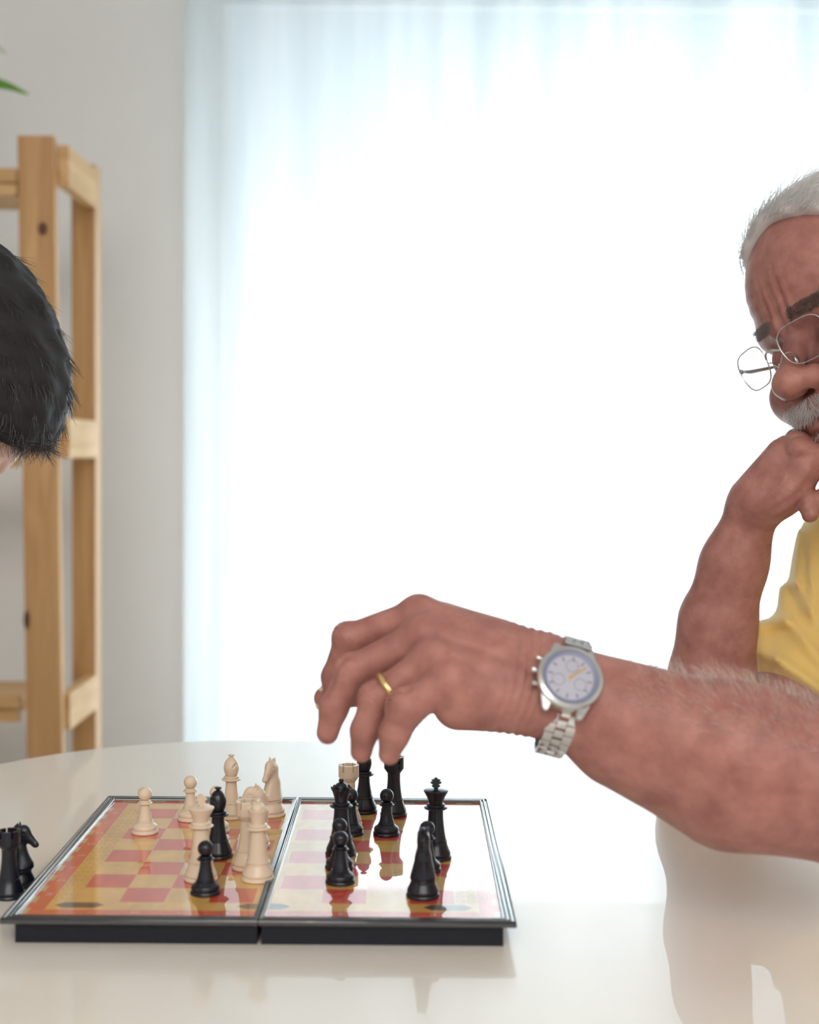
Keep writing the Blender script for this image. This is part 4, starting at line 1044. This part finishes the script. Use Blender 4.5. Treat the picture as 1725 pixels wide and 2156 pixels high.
b2V, b2F = nets(lambda Q: smin(smin(torso2(Q, -.012), arms2(Q), .03), seg(Q, HC2+H2R@np.array([-.030, 0, -.055]), (-.58, 1.15, 1.09), .054, .062), .03), (-1.10, .78, .50), (-.42, 1.52, 1.30), .006)
at_person(mesh_vf('body', [(h2V, h2F), (b2V, b2F)], M['skin_left'], body2), body2)
def shirt2(Q):
    d = smin(torso2(Q, .004), seg(Q, SL2, (-.72, 1.41, .86), .068, .058), .03); d = smin(d, seg(Q, SR2, (-.72, .89, .86), .068, .058), .03)
    d = smax(d, -seg(Q, (-.53, 1.15, 1.14), (-.58, 1.15, 1.08), .066, .060), .006); d = smax(d, .50-Q[:, 2], .01); return smax(d+folds(Q), .86-Q[:, 2]-10*(np.abs(Q[:, 1]-1.15) < .205), .004)
s2V, s2F = nets(shirt2, (-1.10, .78, .48), (-.44, 1.54, 1.18), .006)
at_person(mesh_vf('t_shirt', [(s2V, s2F)], M['shirt_left'], body2), body2)
l2V, l2F = nets(lambda Q: leg_fn(Q*np.array([1, 1, 1], np.float32), -.88, -1, 1.05, 1.25), (-1.12, .90, .05), (-.34, 1.42, .70), .007)
at_person(mesh_vf('trousers', [(l2V, l2F)], M['trousers'], body2), body2)
for y in (1.05, 1.25):
    V_, F__ = nets(lambda Q: shoe_fn(Q, -.48, y, -1), (-.60, y-.07, -.01), (-.27, y+.07, .16), .006); at_person(mesh_vf('shoe', [(V_, F__)], M['shoe'], body2), body2)
def cap2_fn(Q):
    q = (Q-HC2.astype(np.float32))@H2R.astype(np.float32); l = np.abs(q[:, 1])
    d = head2_fn(Q)-.011-.004*vnoise(Q, 150, 3); lim = .050-.2*l
    lim = np.where(q[:, 0] < .030, np.where(q[:, 0] < -.03, -.05, .0), lim)
    return smax(d, (lim-q[:, 2])*.6, .010)
c2V, c2F = nets(cap2_fn, HC2-.17, HC2+.17, .0028)
at_person(mesh_vf('hair_cap', [(c2V, c2F)], M['hair_base'], body2), body2)
hp, hn = verts_where(c2V, c2F, lambda c, n: ((c-HC2)@H2R)[:, 2] > -.05, 15000, 12)
whorl = HC2+H2R@np.array([-.05, 0, .10]); dd = hp-whorl; dd -= hn*(dd*hn).sum(1, keepdims=True); dd /= np.linalg.norm(dd, axis=1, keepdims=True)+1e-9
cl = .5*np.stack([vnoise(hp, 190, s_) for s_ in (1, 2, 3)], 1)
at_person(strands('hair', hp-hn*.004, hn*.07+dd*1.0+cl, np.random.default_rng(2).uniform(.012, .026, len(hp)), .00030, M['hair_dark'], body2, bend=(-.1, 0, -1), bendk=.25, wav=.28, npt=6, seed=14), body2)

# ---- chairs the two men sit on
def chair(cx, cy, s, label):
    c = empty('dining_chair', (cx, cy, 0)); tag(c, label, 'chair')
    bm = bmesh.new(); box(bm, -.21, .21, -.21, .21, .405, .430, .008); obj('seat', bm, M['wood_chair'], c, True, .6)
    for x in (-.18, .18):
        for y in (-.18, .18):
            bm = bmesh.new(); box(bm, x-.018, x+.018, y-.018, y+.018, 0, .86 if x*s > 0 else .405, .003); obj('leg', bm, M['wood_chair'], c, True, .6)
    bm = bmesh.new(); box(bm, s*.18-.010, s*.18+.010, -.16, .16, .70, .84, .004); obj('backrest', bm, M['wood_chair'], c, True, .6)
chair(.80, 1.17, 1, 'wooden chair under the man in the yellow t-shirt'); chair(-.92, 1.15, -1, 'wooden chair under the dark-haired man')
